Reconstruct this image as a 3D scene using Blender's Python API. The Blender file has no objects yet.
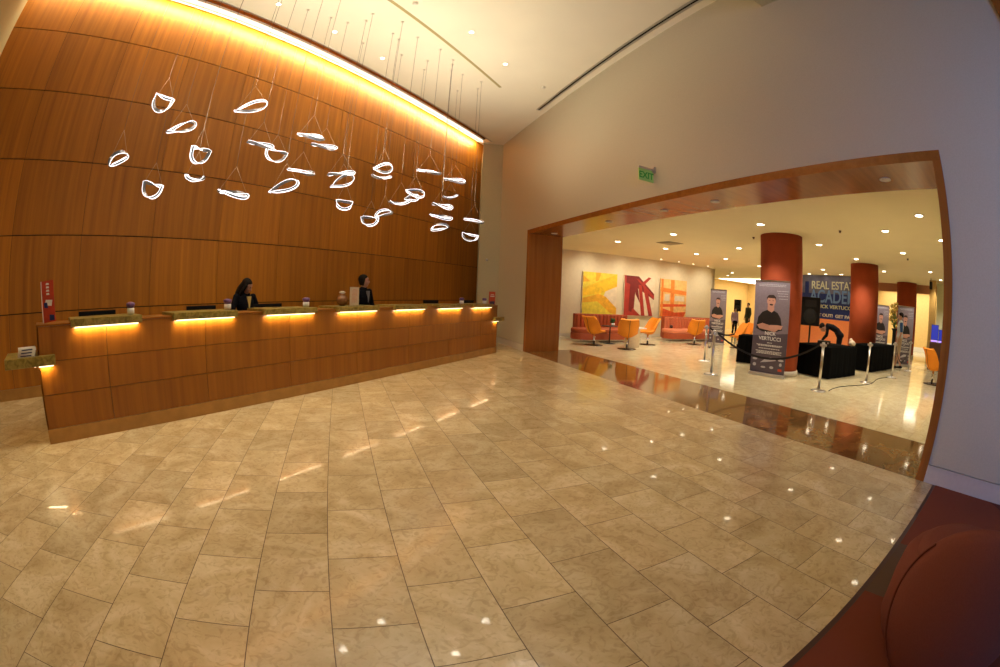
import bpy, bmesh, math, random
from mathutils import Vector, Matrix, Euler
random.seed(7)
PI = math.pi
SC = bpy.context.scene
COL = SC.collection
# ------------------------------------------------------------------ camera
A = 0.7451326522644667                       # angle between desk axis frame and gallery-wall frame
SA, CA = math.sin(A), math.cos(A)
H = 1.5
W = Matrix(((0.44855169, 0.06420634, -0.89144766), (-0.89299403, 0.07339721, -0.44404336), (0.03691937, 0.99523384, 0.09025832)))
cd = bpy.data.cameras.new('camera')
cd.type = 'PANO'
cd.panorama_type = 'FISHEYE_EQUISOLID'
cd.sensor_fit = 'HORIZONTAL'
cd.sensor_width = 36.0
cd.sensor_height = 36.0 * 667 / 1000
cd.fisheye_lens = 435.366 * 36.0 / 1000
cd.fisheye_fov = math.radians(200)
cd.clip_start = 0.05
cam = bpy.data.objects.new('camera', cd)
COL.objects.link(cam)
cam.matrix_world = Matrix.Translation((0, 0, H)) @ W.to_4x4()
SC.camera = cam
# ------------------------------------------------------------------ world and exposure
w = bpy.data.worlds.new('world'); SC.world = w
w.use_nodes = True
w.node_tree.nodes['Background'].inputs[0].default_value = (0.45, 0.6, 1.0, 1)
w.node_tree.nodes['Background'].inputs[1].default_value = 0.25
SC.view_settings.view_transform = 'Standard'
SC.view_settings.look = 'None'
SC.view_settings.exposure = 0.15
SC.view_settings.gamma = 1.0
SC.view_settings.use_curve_mapping = False
try:
    SC.cycles.max_bounces = 8
    SC.cycles.diffuse_bounces = 4
    SC.cycles.glossy_bounces = 4
    SC.cycles.sample_clamp_indirect = 4.0
    SC.cycles.caustics_reflective = False
    SC.cycles.caustics_refractive = False
except Exception:
    pass


def G(v, u, z=0.0):
    """gallery frame (v across the right wall, u along it) -> world"""
    return Vector((v * CA + u * SA, -v * SA + u * CA, z))


# ------------------------------------------------------------------ lights
WARM2 = (1.0, 0.90, 0.73)


def area(name, loc, sx, sy, power, color, direction=(0, 0, -1), spread=None, roll=0.0):
    ld = bpy.data.lights.new(name, 'AREA'); ld.shape = 'RECTANGLE'
    ld.size = sx; ld.size_y = sy; ld.energy = power; ld.color = color
    if spread: ld.spread = spread
    o = bpy.data.objects.new(name, ld); COL.objects.link(o)
    o.location = loc
    q = Vector(direction).to_track_quat('-Z', 'Y')
    o.rotation_euler = (q.to_matrix() @ Matrix.Rotation(roll, 3, 'Z')).to_euler()
    return o


def spot(name, loc, power, color, ang=110, blend=0.6, r=0.05, direction=(0, 0, -1)):
    ld = bpy.data.lights.new(name, 'SPOT'); ld.energy = power; ld.color = color
    ld.spot_size = math.radians(ang); ld.spot_blend = blend; ld.shadow_soft_size = r
    o = bpy.data.objects.new(name, ld); COL.objects.link(o)
    o.location = loc; o.rotation_euler = Vector(direction).to_track_quat('-Z', 'Y').to_euler()
    return o


HC = 6.39            # lobby ceiling
HL = 3.30            # gallery ceiling
# daylight from the windows behind and to the right of the camera
area('window_daylight', G(1.0, -4.9, 2.4), 3.2, 3.0, 58, (0.26, 0.42, 1.0), direction=G(0.78, 1.0, -0.02), spread=math.radians(80))
# cove wash down the wood wall
area('cove_wash', (5.4, 7.40, 6.88), 14.8, 0.08, 260, (1.0, 0.82, 0.50), direction=(0, 1.0, -0.85), roll=0.0)

# ------------------------------------------------------------------ materials


def new_mat(name):
    m = bpy.data.materials.new(name); m.use_nodes = True
    nt = m.node_tree; b = nt.nodes['Principled BSDF']
    return m, nt, b


def flat(name, col, rough=0.6, metal=0.0, spec=None, coat=0.0, noise=0.06, scale=20.0):
    m, nt, b = new_mat(name)
    b.inputs['Roughness'].default_value = rough
    b.inputs['Metallic'].default_value = metal
    if spec is not None: b.inputs['Specular IOR Level'].default_value = spec
    if coat: b.inputs['Coat Weight'].default_value = coat
    if noise:
        tc = nt.nodes.new('ShaderNodeTexCoord'); n = nt.nodes.new('ShaderNodeTexNoise')
        n.inputs['Scale'].default_value = scale; n.inputs['Detail'].default_value = 3
        r = nt.nodes.new('ShaderNodeValToRGB')
        c1 = [c * (1 - noise) for c in col]; c2 = [min(1, c * (1 + noise)) for c in col]
        r.color_ramp.elements[0].position = 0.3; r.color_ramp.elements[1].position = 0.7
        r.color_ramp.elements[0].color = (*c1, 1); r.color_ramp.elements[1].color = (*c2, 1)
        nt.links.new(tc.outputs['Object'], n.inputs['Vector']); nt.links.new(n.outputs['Fac'], r.inputs[0])
        nt.links.new(r.outputs[0], b.inputs['Base Color'])
    else:
        b.inputs['Base Color'].default_value = (*col, 1)
    return m


def emit(name, col, s, base=0.8):
    m, nt, b = new_mat(name)
    b.inputs['Base Color'].default_value = (base, base, base, 1)
    b.inputs['Emission Color'].default_value = (*col, 1)
    b.inputs['Emission Strength'].default_value = s
    return m


def wood(name, dark, light, rough=0.35, stretch=(9, 9, 0.35), tone=0.12, coat=0.0):
    m, nt, b = new_mat(name)
    tc = nt.nodes.new('ShaderNodeTexCoord'); mp = nt.nodes.new('ShaderNodeMapping')
    mp.inputs['Scale'].default_value = stretch
    geo = nt.nodes.new('ShaderNodeNewGeometry')
    comb = nt.nodes.new('ShaderNodeVectorMath'); comb.operation = 'MULTIPLY_ADD'
    comb.inputs[1].default_value = (31, 17, 23)
    rv = nt.nodes.new('ShaderNodeCombineXYZ')
    for i in range(3): nt.links.new(geo.outputs['Random Per Island'], rv.inputs[i])
    nt.links.new(rv.outputs[0], comb.inputs[0]); nt.links.new(mp.outputs[0], comb.inputs[2])
    nt.links.new(tc.outputs['Object'], mp.inputs['Vector'])
    n = nt.nodes.new('ShaderNodeTexNoise'); n.inputs['Scale'].default_value = 1.0
    n.inputs['Detail'].default_value = 6; n.inputs['Roughness'].default_value = 0.62
    nt.links.new(comb.outputs[0], n.inputs['Vector'])
    r = nt.nodes.new('ShaderNodeValToRGB')
    r.color_ramp.elements[0].position = 0.25; r.color_ramp.elements[1].position = 0.75
    r.color_ramp.elements[0].color = (*dark, 1); r.color_ramp.elements[1].color = (*light, 1)
    nt.links.new(n.outputs['Fac'], r.inputs[0])
    hs = nt.nodes.new('ShaderNodeHueSaturation')
    mr = nt.nodes.new('ShaderNodeMapRange'); mr.inputs['To Min'].default_value = 1 - tone; mr.inputs['To Max'].default_value = 1 + tone
    nt.links.new(geo.outputs['Random Per Island'], mr.inputs['Value'])
    nt.links.new(mr.outputs[0], hs.inputs['Value']); nt.links.new(r.outputs[0], hs.inputs['Color'])
    nt.links.new(hs.outputs[0], b.inputs['Base Color'])
    b.inputs['Roughness'].default_value = rough
    if coat: b.inputs['Coat Weight'].default_value = coat; b.inputs['Coat Roughness'].default_value = 0.12
    return m


def marble(name, c0, c1, c2, rough=0.13, tone=0.12, veins=1.0, scale=1.0, coat=0.0):
    m, nt, b = new_mat(name)
    tc = nt.nodes.new('ShaderNodeTexCoord'); geo = nt.nodes.new('ShaderNodeNewGeometry')
    rv = nt.nodes.new('ShaderNodeCombineXYZ')
    for i in range(3): nt.links.new(geo.outputs['Random Per Island'], rv.inputs[i])
    ma = nt.nodes.new('ShaderNodeVectorMath'); ma.operation = 'MULTIPLY_ADD'; ma.inputs[1].default_value = (57, 41, 13)
    nt.links.new(rv.outputs[0], ma.inputs[0]); nt.links.new(tc.outputs['Object'], ma.inputs[2])
    n = nt.nodes.new('ShaderNodeTexNoise'); n.inputs['Scale'].default_value = 2.3 * scale; n.inputs['Detail'].default_value = 8
    n.inputs['Roughness'].default_value = 0.62; n.inputs['Distortion'].default_value = 1.2 * veins
    nt.links.new(ma.outputs[0], n.inputs['Vector'])
    r = nt.nodes.new('ShaderNodeValToRGB')
    e = r.color_ramp.elements; e[0].position = 0.30; e[1].position = 0.72
    e[0].color = (*c0, 1); e[1].color = (*c2, 1); k = e.new(0.5); k.color = (*c1, 1)
    nt.links.new(n.outputs['Fac'], r.inputs[0])
    n2 = nt.nodes.new('ShaderNodeTexNoise'); n2.inputs['Scale'].default_value = 14 * scale; n2.inputs['Detail'].default_value = 6
    n2.inputs['Distortion'].default_value = 2.0
    nt.links.new(ma.outputs[0], n2.inputs['Vector'])
    r2 = nt.nodes.new('ShaderNodeValToRGB'); r2.color_ramp.elements[0].position = 0.36; r2.color_ramp.elements[1].position = 0.5
    r2.color_ramp.elements[0].color = (0.62, 0.55, 0.46, 1); r2.color_ramp.elements[1].color = (1, 1, 1, 1)
    nt.links.new(n2.outputs['Fac'], r2.inputs[0])
    mx = nt.nodes.new('ShaderNodeMixRGB'); mx.blend_type = 'MULTIPLY'; mx.inputs[0].default_value = 0.45
    nt.links.new(r.outputs[0], mx.inputs[1]); nt.links.new(r2.outputs[0], mx.inputs[2])
    hs = nt.nodes.new('ShaderNodeHueSaturation')
    mr = nt.nodes.new('ShaderNodeMapRange'); mr.inputs['To Min'].default_value = 1 - tone; mr.inputs['To Max'].default_value = 1 + tone
    nt.links.new(geo.outputs['Random Per Island'], mr.inputs['Value']); nt.links.new(mr.outputs[0], hs.inputs['Value'])
    nt.links.new(mx.outputs[0], hs.inputs['Color']); nt.links.new(hs.outputs[0], b.inputs['Base Color'])
    b.inputs['Roughness'].default_value = rough
    if coat: b.inputs['Coat Weight'].default_value = coat; b.inputs['Coat Roughness'].default_value = 0.035; b.inputs['Specular IOR Level'].default_value = 0.4
    return m


M = {}
M['wall_wood'] = wood('wall_wood', (0.28, 0.092, 0.004), (0.52, 0.196, 0.011), 0.50, (11, 11, 0.30), 0.10)
M['desk_wood'] = wood('desk_wood', (0.22, 0.068, 0.004), (0.37, 0.134, 0.011), 0.35, (11, 11, 0.30), 0.06)
M['casing'] = wood('casing_wood', (0.24, 0.075, 0.010), (0.36, 0.130, 0.022), 0.22, (0.5, 12, 12), 0.05)
M['jamb'] = wood('jamb_wood', (0.24, 0.072, 0.010), (0.38, 0.130, 0.022), 0.25, (12, 12, 0.4), 0.05)
M['seam'] = flat('dark_reveal', (0.02, 0.008, 0.003), 0.8, noise=0)
M['tile'] = marble('travertine', (0.47, 0.35, 0.17), (0.59, 0.46, 0.25), (0.72, 0.60, 0.37), 0.24, 0.11, coat=0.30)
M['grout'] = flat('grout', (0.12, 0.075, 0.03), 0.8, noise=0)
M['dark_marble'] = marble('brown_marble', (0.13, 0.055, 0.014), (0.20, 0.095, 0.028), (0.29, 0.15, 0.05), 0.07, 0.10)
M['light_marble'] = marble('cream_marble', (0.58, 0.47, 0.27), (0.66, 0.56, 0.34), (0.74, 0.65, 0.43), 0.09, 0.04)
M['plinth'] = flat('plinth_stone', (0.40, 0.20, 0.05), 0.4, scale=6, noise=0.12)
M['stone'] = marble('onyx_ledge', (0.12, 0.085, 0.012), (0.30, 0.22, 0.045), (0.48, 0.37, 0.11), 0.28, 0.05, scale=5)
M['plaster'] = flat('cream_wallcovering', (0.56, 0.50, 0.35), 0.85, scale=60, noise=0.04)
M['strip'] = flat('olive_cream_plaster', (0.50, 0.44, 0.26), 0.85, scale=30, noise=0.03)
M['ceiling'] = flat('ceiling_paint', (0.86, 0.79, 0.61), 0.9, scale=1.2, noise=0.02)
M['ceiling2'] = flat('gallery_ceiling_paint', (0.84, 0.76, 0.54), 0.9, scale=1.2, noise=0.02)
M['artwall'] = flat('gallery_wall_paint', (0.72, 0.61, 0.40), 0.85, scale=8, noise=0.03)
M['yellow'] = flat('yellow_wall', (0.75, 0.52, 0.20), 0.8, scale=8, noise=0.05)
M['white'] = flat('white_paint', (0.75, 0.74, 0.70), 0.5, noise=0.02)
M['base'] = flat('baseboard_paint', (0.62, 0.55, 0.45), 0.6, noise=0.03)
M['red_col'] = flat('terracotta_paint', (0.36, 0.066, 0.022), 0.8, spec=0.25, scale=5, noise=0.06)
M['metal'] = flat('brushed_steel', (0.62, 0.60, 0.57), 0.28, 1.0, noise=0.03)
M['chrome'] = flat('chrome', (0.8, 0.8, 0.82), 0.12, 1.0, noise=0)
M['black'] = flat('black_plastic', (0.006, 0.006, 0.007), 0.55, spec=0.2, noise=0.1)
M['blackcloth'] = flat('black_cloth', (0.003, 0.003, 0.003), 0.95, spec=0.05, scale=90, noise=0.25)
M['rope'] = flat('black_belt', (0.006, 0.006, 0.006), 0.7, noise=0)
M['screen'] = flat('dark_screen', (0.01, 0.012, 0.02), 0.15, noise=0)
M['wire'] = flat('steel_cable', (0.55, 0.42, 0.28), 0.4, 0.3, noise=0)
M['led'] = emit('pendant_led', (0.96, 0.96, 1.0), 1.7)
M['ribbon'] = flat('pearl_white_metal', (0.36, 0.36, 0.40), 0.25, 0.55, noise=0)
M['ledbar'] = emit('cove_led', (1.0, 0.90, 0.72), 1.5)
M['lamp'] = emit('downlight_lamp', (1.0, 0.86, 0.64), 10.0)
M['lamp2'] = emit('gallery_lamp', (1.0, 0.84, 0.60), 22.0)
M['strip_lamp'] = emit('desk_strip_lamp', (1.0, 0.80, 0.48), 2.6)
M['lumceil'] = emit('luminous_ceiling', (1.0, 0.92, 0.72), 3.5)
M['trimring'] = flat('white_trim', (0.75, 0.68, 0.55), 0.5, noise=0)
M['orange'] = flat('orange_upholstery', (0.80, 0.26, 0.006), 0.7, scale=60, noise=0.08)
M['banq'] = flat('rust_upholstery', (0.36, 0.065, 0.016), 0.6, scale=40, noise=0.1)
M['banq2'] = flat('coral_upholstery', (0.64, 0.19, 0.085), 0.6, scale=40, noise=0.1)
M['maroon'] = flat('dusty_rose_upholstery', (0.21, 0.070, 0.050), 1.0, spec=0.1, scale=140, noise=0.06)
M['maroon2'] = flat('dusty_rose_piping', (0.15, 0.045, 0.030), 1.0, spec=0.1, noise=0)
M['skin'] = flat('skin', (0.52, 0.28, 0.19), 0.5, noise=0.04)
M['hair'] = flat('dark_hair', (0.010, 0.006, 0.004), 0.7, spec=0.15, scale=80, noise=0.4)
M['suit'] = flat('black_suit', (0.006, 0.006, 0.009), 0.9, spec=0.1, noise=0.1)
M['shirt_y'] = flat('yellow_shirt', (0.60, 0.42, 0.12), 0.8, noise=0.05)
M['shirt_g'] = flat('grey_shirt', (0.20, 0.19, 0.22), 0.8, noise=0.05)
M['shirt_w'] = flat('pale_grey_shirt', (0.42, 0.42, 0.40), 0.8, noise=0.05)
M['blue'] = flat('blue_sleeve', (0.03, 0.10, 0.28), 0.8, noise=0.05)
M['khaki'] = flat('khaki', (0.45, 0.33, 0.22), 0.8, noise=0.05)
M['greensuit'] = flat('dark_green_suit', (0.035, 0.04, 0.028), 0.8, noise=0.05)
M['greenleaf'] = flat('leaf_green', (0.04, 0.13, 0.02), 0.5, noise=0.2)
M['paper'] = flat('white_paper', (0.80, 0.76, 0.70), 0.6, noise=0.02)
M['cream'] = flat('cream_board', (0.62, 0.50, 0.36), 0.6, noise=0.04)
M['redprint'] = flat('red_print', (0.52, 0.05, 0.015), 0.4, noise=0.1)
M['purple'] = flat('purple_print', (0.16, 0.07, 0.20), 0.4, noise=0.2)
M['navyprint'] = flat('navy_print', (0.012, 0.02, 0.12), 0.4, noise=0.1)
M['glassgreen'] = flat('green_acrylic', (0.28, 0.62, 0.12), 0.25, noise=0)
M['gold'] = flat('gold_bronze', (0.55, 0.38, 0.08), 0.4, 0.6, noise=0.3)
M['brown'] = flat('dark_brown', (0.06, 0.02, 0.01), 0.5, noise=0.1)


def carpet_mat():
    m, nt, b = new_mat('patterned_carpet')
    tc = nt.nodes.new('ShaderNodeTexCoord')
    vo = nt.nodes.new('ShaderNodeTexVoronoi'); vo.inputs['Scale'].default_value = 0.95
    n = nt.nodes.new('ShaderNodeTexNoise'); n.inputs['Scale'].default_value = 2.0
    nt.links.new(tc.outputs['Object'], n.inputs['Vector'])
    add = nt.nodes.new('ShaderNodeVectorMath'); add.operation = 'MULTIPLY_ADD'; add.inputs[1].default_value = (0.25, 0.25, 0)
    nt.links.new(n.outputs['Color'], add.inputs[0]); nt.links.new(tc.outputs['Object'], add.inputs[2])
    nt.links.new(add.outputs[0], vo.inputs['Vector'])
    sep = nt.nodes.new('ShaderNodeSeparateColor'); nt.links.new(vo.outputs['Color'], sep.inputs[0])
    r = nt.nodes.new('ShaderNodeValToRGB'); r.color_ramp.interpolation = 'CONSTANT'
    e = r.color_ramp.elements
    e[0].position = 0; e[0].color = (0.17, 0.032, 0.008, 1)
    e[1].position = 0.52; e[1].color = (0.075, 0.008, 0.004, 1)
    k = e.new(0.84); k.color = (0.11, 0.062, 0.034, 1)
    nt.links.new(sep.outputs[0], r.inputs[0])
    nt.links.new(r.outputs[0], b.inputs['Base Color'])
    b.inputs['Roughness'].default_value = 0.9
    return m


M['carpet'] = carpet_mat()

# ------------------------------------------------------------------ mesh helpers


class MB:
    def __init__(s):
        s.v = []; s.f = []; s.m = []; s.cur = 0; s.smooth = []; s.sm = False

    def add(s, verts, faces):
        k = len(s.v); s.v += [tuple(p) for p in verts]
        for f in faces:
            s.f.append([i + k for i in f]); s.m.append(s.cur); s.smooth.append(s.sm)
        return s

    def box(s, x0, x1, y0, y1, z0, z1):
        if x0 > x1: x0, x1 = x1, x0
        if y0 > y1: y0, y1 = y1, y0
        if z0 > z1: z0, z1 = z1, z0
        return s.add([(x0, y0, z0), (x1, y0, z0), (x1, y1, z0), (x0, y1, z0), (x0, y0, z1), (x1, y0, z1), (x1, y1, z1), (x0, y1, z1)],
                     [(0, 3, 2, 1), (4, 5, 6, 7), (0, 1, 5, 4), (1, 2, 6, 5), (2, 3, 7, 6), (3, 0, 4, 7)])

    def prism(s, pts, z0, z1):
        n = len(pts); ar = sum(pts[i][0] * pts[(i + 1) % n][1] - pts[(i + 1) % n][0] * pts[i][1] for i in range(n))
        if ar < 0: pts = pts[::-1]
        return s.add([(p[0], p[1], z0) for p in pts] + [(p[0], p[1], z1) for p in pts],
                     [list(range(n))[::-1], list(range(n, 2 * n))] + [(i, (i + 1) % n, n + (i + 1) % n, n + i) for i in range(n)])

    def slab_xz(s, pts, y0, y1):
        """outline in x,z extruded along y"""
        n = len(pts); ar = sum(pts[i][0] * pts[(i + 1) % n][1] - pts[(i + 1) % n][0] * pts[i][1] for i in range(n))
        if ar < 0: pts = pts[::-1]
        return s.add([(p[0], y0, p[1]) for p in pts] + [(p[0], y1, p[1]) for p in pts],
                     [list(range(n)), list(range(n, 2 * n))[::-1]] + [(i, n + i, n + (i + 1) % n, (i + 1) % n) for i in range(n)])

    def lathe(s, prof, n=24, c=(0, 0, 0), sx=1.0, sy=1.0):
        """prof list of (r,z)"""
        o = s.sm; s.sm = True
        vs = []
        for r, z in prof:
            for i in range(n):
                a = 2 * PI * i / n
                vs.append((c[0] + r * math.cos(a) * sx, c[1] + r * math.sin(a) * sy, c[2] + z))
        fs = []
        for j in range(len(prof) - 1):
            for i in range(n):
                a = j * n + i; b = j * n + (i + 1) % n
                fs.append((a, b, b + n, a + n))
        fs.append(list(range(n))[::-1]); fs.append([(len(prof) - 1) * n + i for i in range(n)])
        s.add(vs, fs); s.sm = o
        return s

    def tube(s, pts, r, n=8, closed=False, rr=None):
        o = s.sm; s.sm = True
        P = [Vector(p) for p in pts]; L = len(P); vs = []; up = Vector((0, 0, 1))
        prevx = None
        for i, p in enumerate(P):
            if closed: d = P[(i + 1) % L] - P[i - 1]
            else: d = P[min(i + 1, L - 1)] - P[max(i - 1, 0)]
            d.normalize()
            x = prevx if prevx else (up.cross(d) if abs(d.z) < 0.95 else Vector((1, 0, 0)).cross(d))
            x = (x - d * x.dot(d)).normalized(); prevx = x; y = d.cross(x)
            q = rr[i] if rr else r
            for k in range(n):
                a = 2 * PI * k / n; vs.append(p + x * q * math.cos(a) + y * q * math.sin(a))
        fs = []
        for i in range(L if closed else L - 1):
            for k in range(n):
                a = i * n + k; b = i * n + (k + 1) % n; c2 = ((i + 1) % L) * n + (k + 1) % n; d2 = ((i + 1) % L) * n + k
                fs.append((a, b, c2, d2))
        if not closed: fs.append(list(range(n))[::-1]); fs.append([(L - 1) * n + k for k in range(n)])
        s.add(vs, fs); s.sm = o
        return s

    def ellip(s, c, rx, ry, rz, n=16, m=10):
        prof = [(math.sin(PI * j / m), -math.cos(PI * j / m)) for j in range(1, m)]
        o = s.sm; s.sm = True
        vs = [(c[0] + rx * r * math.cos(2 * PI * i / n), c[1] + ry * r * math.sin(2 * PI * i / n), c[2] + rz * z) for r, z in prof for i in range(n)]
        fs = []
        for j in range(len(prof) - 1):
            for i in range(n):
                a = j * n + i; b = j * n + (i + 1) % n; fs.append((a, b, b + n, a + n))
        vs += [(c[0], c[1], c[2] - rz), (c[0], c[1], c[2] + rz)]
        k = len(vs)
        for i in range(n):
            fs.append((k - 2, (i + 1) % n, i)); q = (len(prof) - 1) * n; fs.append((k - 1, q + i, q + (i + 1) % n))
        s.add(vs, fs); s.sm = o
        return s

    def xform(s, M4, start=0):
        for i in range(start, len(s.v)): s.v[i] = tuple(M4 @ Vector(s.v[i]))
        return s

    def build(s, name, mats, parent=None, bevel=0.0, loc=None, rot=None, segs=2):
        me = bpy.data.meshes.new(name); me.from_pydata(s.v, [], s.f); me.update()
        if not isinstance(mats, (list, tuple)): mats = [mats]
        for m in mats: me.materials.append(m)
        for p, mi, sm in zip(me.polygons, s.m, s.smooth): p.material_index = mi; p.use_smooth = sm
        bm = bmesh.new(); bm.from_mesh(me); bmesh.ops.recalc_face_normals(bm, faces=bm.faces)
        if bevel > 0:
            bmesh.ops.bevel(bm, geom=[e for e in bm.edges if e.is_manifold and e.calc_face_angle(0) > 0.6], offset=bevel, segments=segs, affect='EDGES', profile=0.5)
        bm.to_mesh(me); bm.free()
        o = bpy.data.objects.new(name, me); COL.objects.link(o)
        if parent: o.parent = parent
        if loc is not None: o.location = loc
        if rot is not None: o.rotation_euler = rot
        return o


def tag(o, label, cat, group=None):
    o['label'] = label; o['category'] = cat
    if group: o['group'] = group
    return o


def thing(name, label, cat, loc=(0, 0, 0), rz=0.0, group=None):
    o = bpy.data.objects.new(name, None); COL.objects.link(o); o.location = loc; o.rotation_euler = (0, 0, rz)
    o.empty_display_size = 0.1
    return tag(o, label, cat, group)


def struct(o):
    o['kind'] = 'structure'; return o


def copytree(o, parent=None):
    c = o.copy(); COL.objects.link(c)
    if parent: c.parent = parent
    for ch in list(o.children): copytree(ch, c)
    return c


GR = (0, 0, -A)       # rotation that turns local (v,u) into the gallery frame


def text_mesh(name, body, size, loc, rot, mat, parent=None, extrude=0.001, align='CENTER', sx=1.0, bold=0.0):
    cu = bpy.data.curves.new(name, 'FONT'); cu.body = body; cu.size = size; cu.extrude = extrude; cu.align_x = align; cu.offset = bold
    ob = bpy.data.objects.new(name + '_tmp', cu); COL.objects.link(ob)
    dg = bpy.context.evaluated_depsgraph_get(); me = bpy.data.meshes.new_from_object(ob.evaluated_get(dg)); me.name = name
    bpy.data.objects.remove(ob)
    me.materials.clear(); me.materials.append(mat)
    o = bpy.data.objects.new(name, me); COL.objects.link(o); o.location = loc; o.rotation_euler = rot; o.scale = (sx, 1, 1)
    if parent: o.parent = parent
    return o


# ------------------------------------------------------------------ structure: floor
def tiles(name, v0, v1, u0, u1, pw, pl, offs, mat, grout, z=0.0, gap=0.005, voff=0.0):
    mb = MB(); mb.cur = 1
    mb.add([(v0, u0, z - 0.003), (v1, u0, z - 0.003), (v1, u1, z - 0.003), (v0, u1, z - 0.003)], [(0, 1, 2, 3)])
    mb.cur = 0
    i0 = math.floor((v0 - voff) / pw); i1 = math.ceil((v1 - voff) / pw)
    for i in range(i0, i1):
        a = max(v0, voff + i * pw + gap / 2); b = min(v1, voff + (i + 1) * pw - gap / 2)
        if b - a < 0.01: continue
        off = offs[i % len(offs)]
        for j in range(math.floor((u0 - off) / pl) - 1, math.ceil((u1 - off) / pl) + 1):
            c = max(u0, off + j * pl + gap / 2); d = min(u1, off + (j + 1) * pl - gap / 2)
            if d - c < 0.01: continue
            mb.add([(a, c, z), (b, c, z), (b, d, z), (a, d, z)], [(0, 1, 2, 3)])
    return mb.build(name, [mat, grout], rot=GR)


ULEFT = 15.6
# voff=-0.18: course [-0.18,0.23] has joints at 1.53 mod .61 ; neighbours at 1.83
struct(tiles('floor', -8.6, 4.70, 0.44, ULEFT, 0.4125, 0.61, [0.31, 0.0], M['tile'], M['grout'], voff=-0.18))
struct(tiles('floor_border', 4.70, 6.25, 0.44, 10.75, 1.55, 0.92, [0.2], M['dark_marble'], M['grout'], gap=0.003, voff=4.70))
struct(tiles('floor_gallery', 6.25, 30.0, -4.0, 26.0, 0.61, 0.61, [0.0], M['light_marble'], M['grout'], gap=0.003, voff=6.25))
struct(MB().box(4.70, 6.25, 10.75, 14.6, -0.02, -0.002).build('floor_threshold', M['light_marble'], rot=GR))
struct(MB().box(-8.6, 4.78, -5.2, 0.40, -0.02, 0.004).build('floor_carpet', M['carpet'], rot=GR))
struct(MB().box(-8.6, 4.72, 0.40, 0.44, -0.02, 0.001).build('trim_1', M['brown'], rot=GR))
struct(MB().box(4.70, 6.25, -4.0, 0.44, -0.03, -0.003).build('floor_edge', M['light_marble'], rot=GR))

# ------------------------------------------------------------------ structure: walls
YW = 7.6
# wood panelled wall: individual panels with shadow gaps over a dark backing
mb = MB(); mb.cur = 1; mb.box(-2.6, 13.9, YW + 0.02, YW + 0.12, 0, 7.7); mb.cur = 0
xs = [-2.05] + [-0.70 + 1.434 * i for i in range(0, 10)] + [13.8]
zs = [0.16, 0.10 + 1.155, 2.41, 3.575, 4.73, 5.845, 7.0, 7.65]
for i in range(len(xs) - 1):
    for j in range(len(zs) - 1):
        g = 0.008
        mb.box(xs[i] + g / 2, xs[i + 1] - g / 2, YW, YW + 0.02, zs[j] + g, zs[j + 1] - g)
struct(mb.build('wall_wood_panelled', [M['wall_wood'], M['seam']]))
struct(MB().box(-2.05, 13.4, YW - 0.03, YW + 0.01, 0, 0.165).build('baseboard_wood_wall', M['plinth']))
struct(MB().box(-2.25, -2.05, 1.2, 7.75, 0, 7.7).build('wall_left', M['strip']))
# right wall with wide opening (gallery frame: face at v=4.72, back at v=5.70)
V0, V1, VT, UL, UR = 4.72, 5.70, 3.14, 10.47, 0.68
mb = MB()
mb.box(V0, V1, UL + 0.11, 15.8, 0, 7.7); mb.box(V0, V1, -5.4, UR - 0.11, 0, 7.7); mb.box(V0, V1, UR - 0.11, UL + 0.11, VT + 0.11, 7.7)
struct(mb.build('wall_right', M['plaster'], rot=GR))
# return pier where the wood wall stops
pr = [(12.14, 6.10), (11.72, 6.67), (13.40, 7.68), (14.1, 7.9)]
struct(MB().prism(pr, 0, HC + 0.02).build('wall_return', M['strip']))
# casing of the opening
mb = MB()
mb.box(V0 - 0.02, V1 + 0.02, UR - 0.11, UL + 0.11, VT, VT + 0.11)
o = struct(mb.build('trim_2', M['casing'], rot=GR))
mb = MB(); mb.box(V0 - 0.02, V1 + 0.02, UL, UL + 0.11, 0, VT + 0.0); mb.box(V0 - 0.02, V1 + 0.02, UR - 0.11, UR, 0, VT)
struct(mb.build('trim_3', M['jamb'], rot=GR))
mb = MB(); mb.box(V0 - 0.02, V0, UL + 0.11, 15, 0, 0.18); mb.box(V0 - 0.02, V0, -5.2, UR - 0.11, 0, 0.18)
mb.box(V0 - 0.028, V0, UL + 0.11, 15, 0.165, 0.18); mb.box(V0 - 0.028, V0, -5.2, UR - 0.11, 0.165, 0.18)
struct(mb.build('baseboard_right', M['base'], rot=GR))
# timber edged panel high on the right wall
struct(MB().box(V0 - 0.05, V0 + 0.02, -2.6, -1.0, 2.6, 6.0).build('trim_4', M['casing'], rot=GR))
# lobby ceiling (edge at y=6.33 by the cove), slot reveal, diffuser line, beam
YC = 6.33


def to_g(x, y): return (x * CA - y * SA, x * SA + y * CA)


cpts = [(-2.1, YC), (11.72, YC), (11.72, 6.67), (12.2, 6.2), (14.0, 8.2)]
# ceiling polygon in world xy: bounded by beam line u=2.62 and right wall
def uvw(v, u): p = G(v, u); return (p.x, p.y)


P1 = uvw(4.75, 2.62)
cl = [(-2.2, YC), (11.66, YC), (11.66, 6.67), (11.74, 6.70), (12.3, 6.3), P1, uvw(-8.0, 2.62)]
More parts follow.
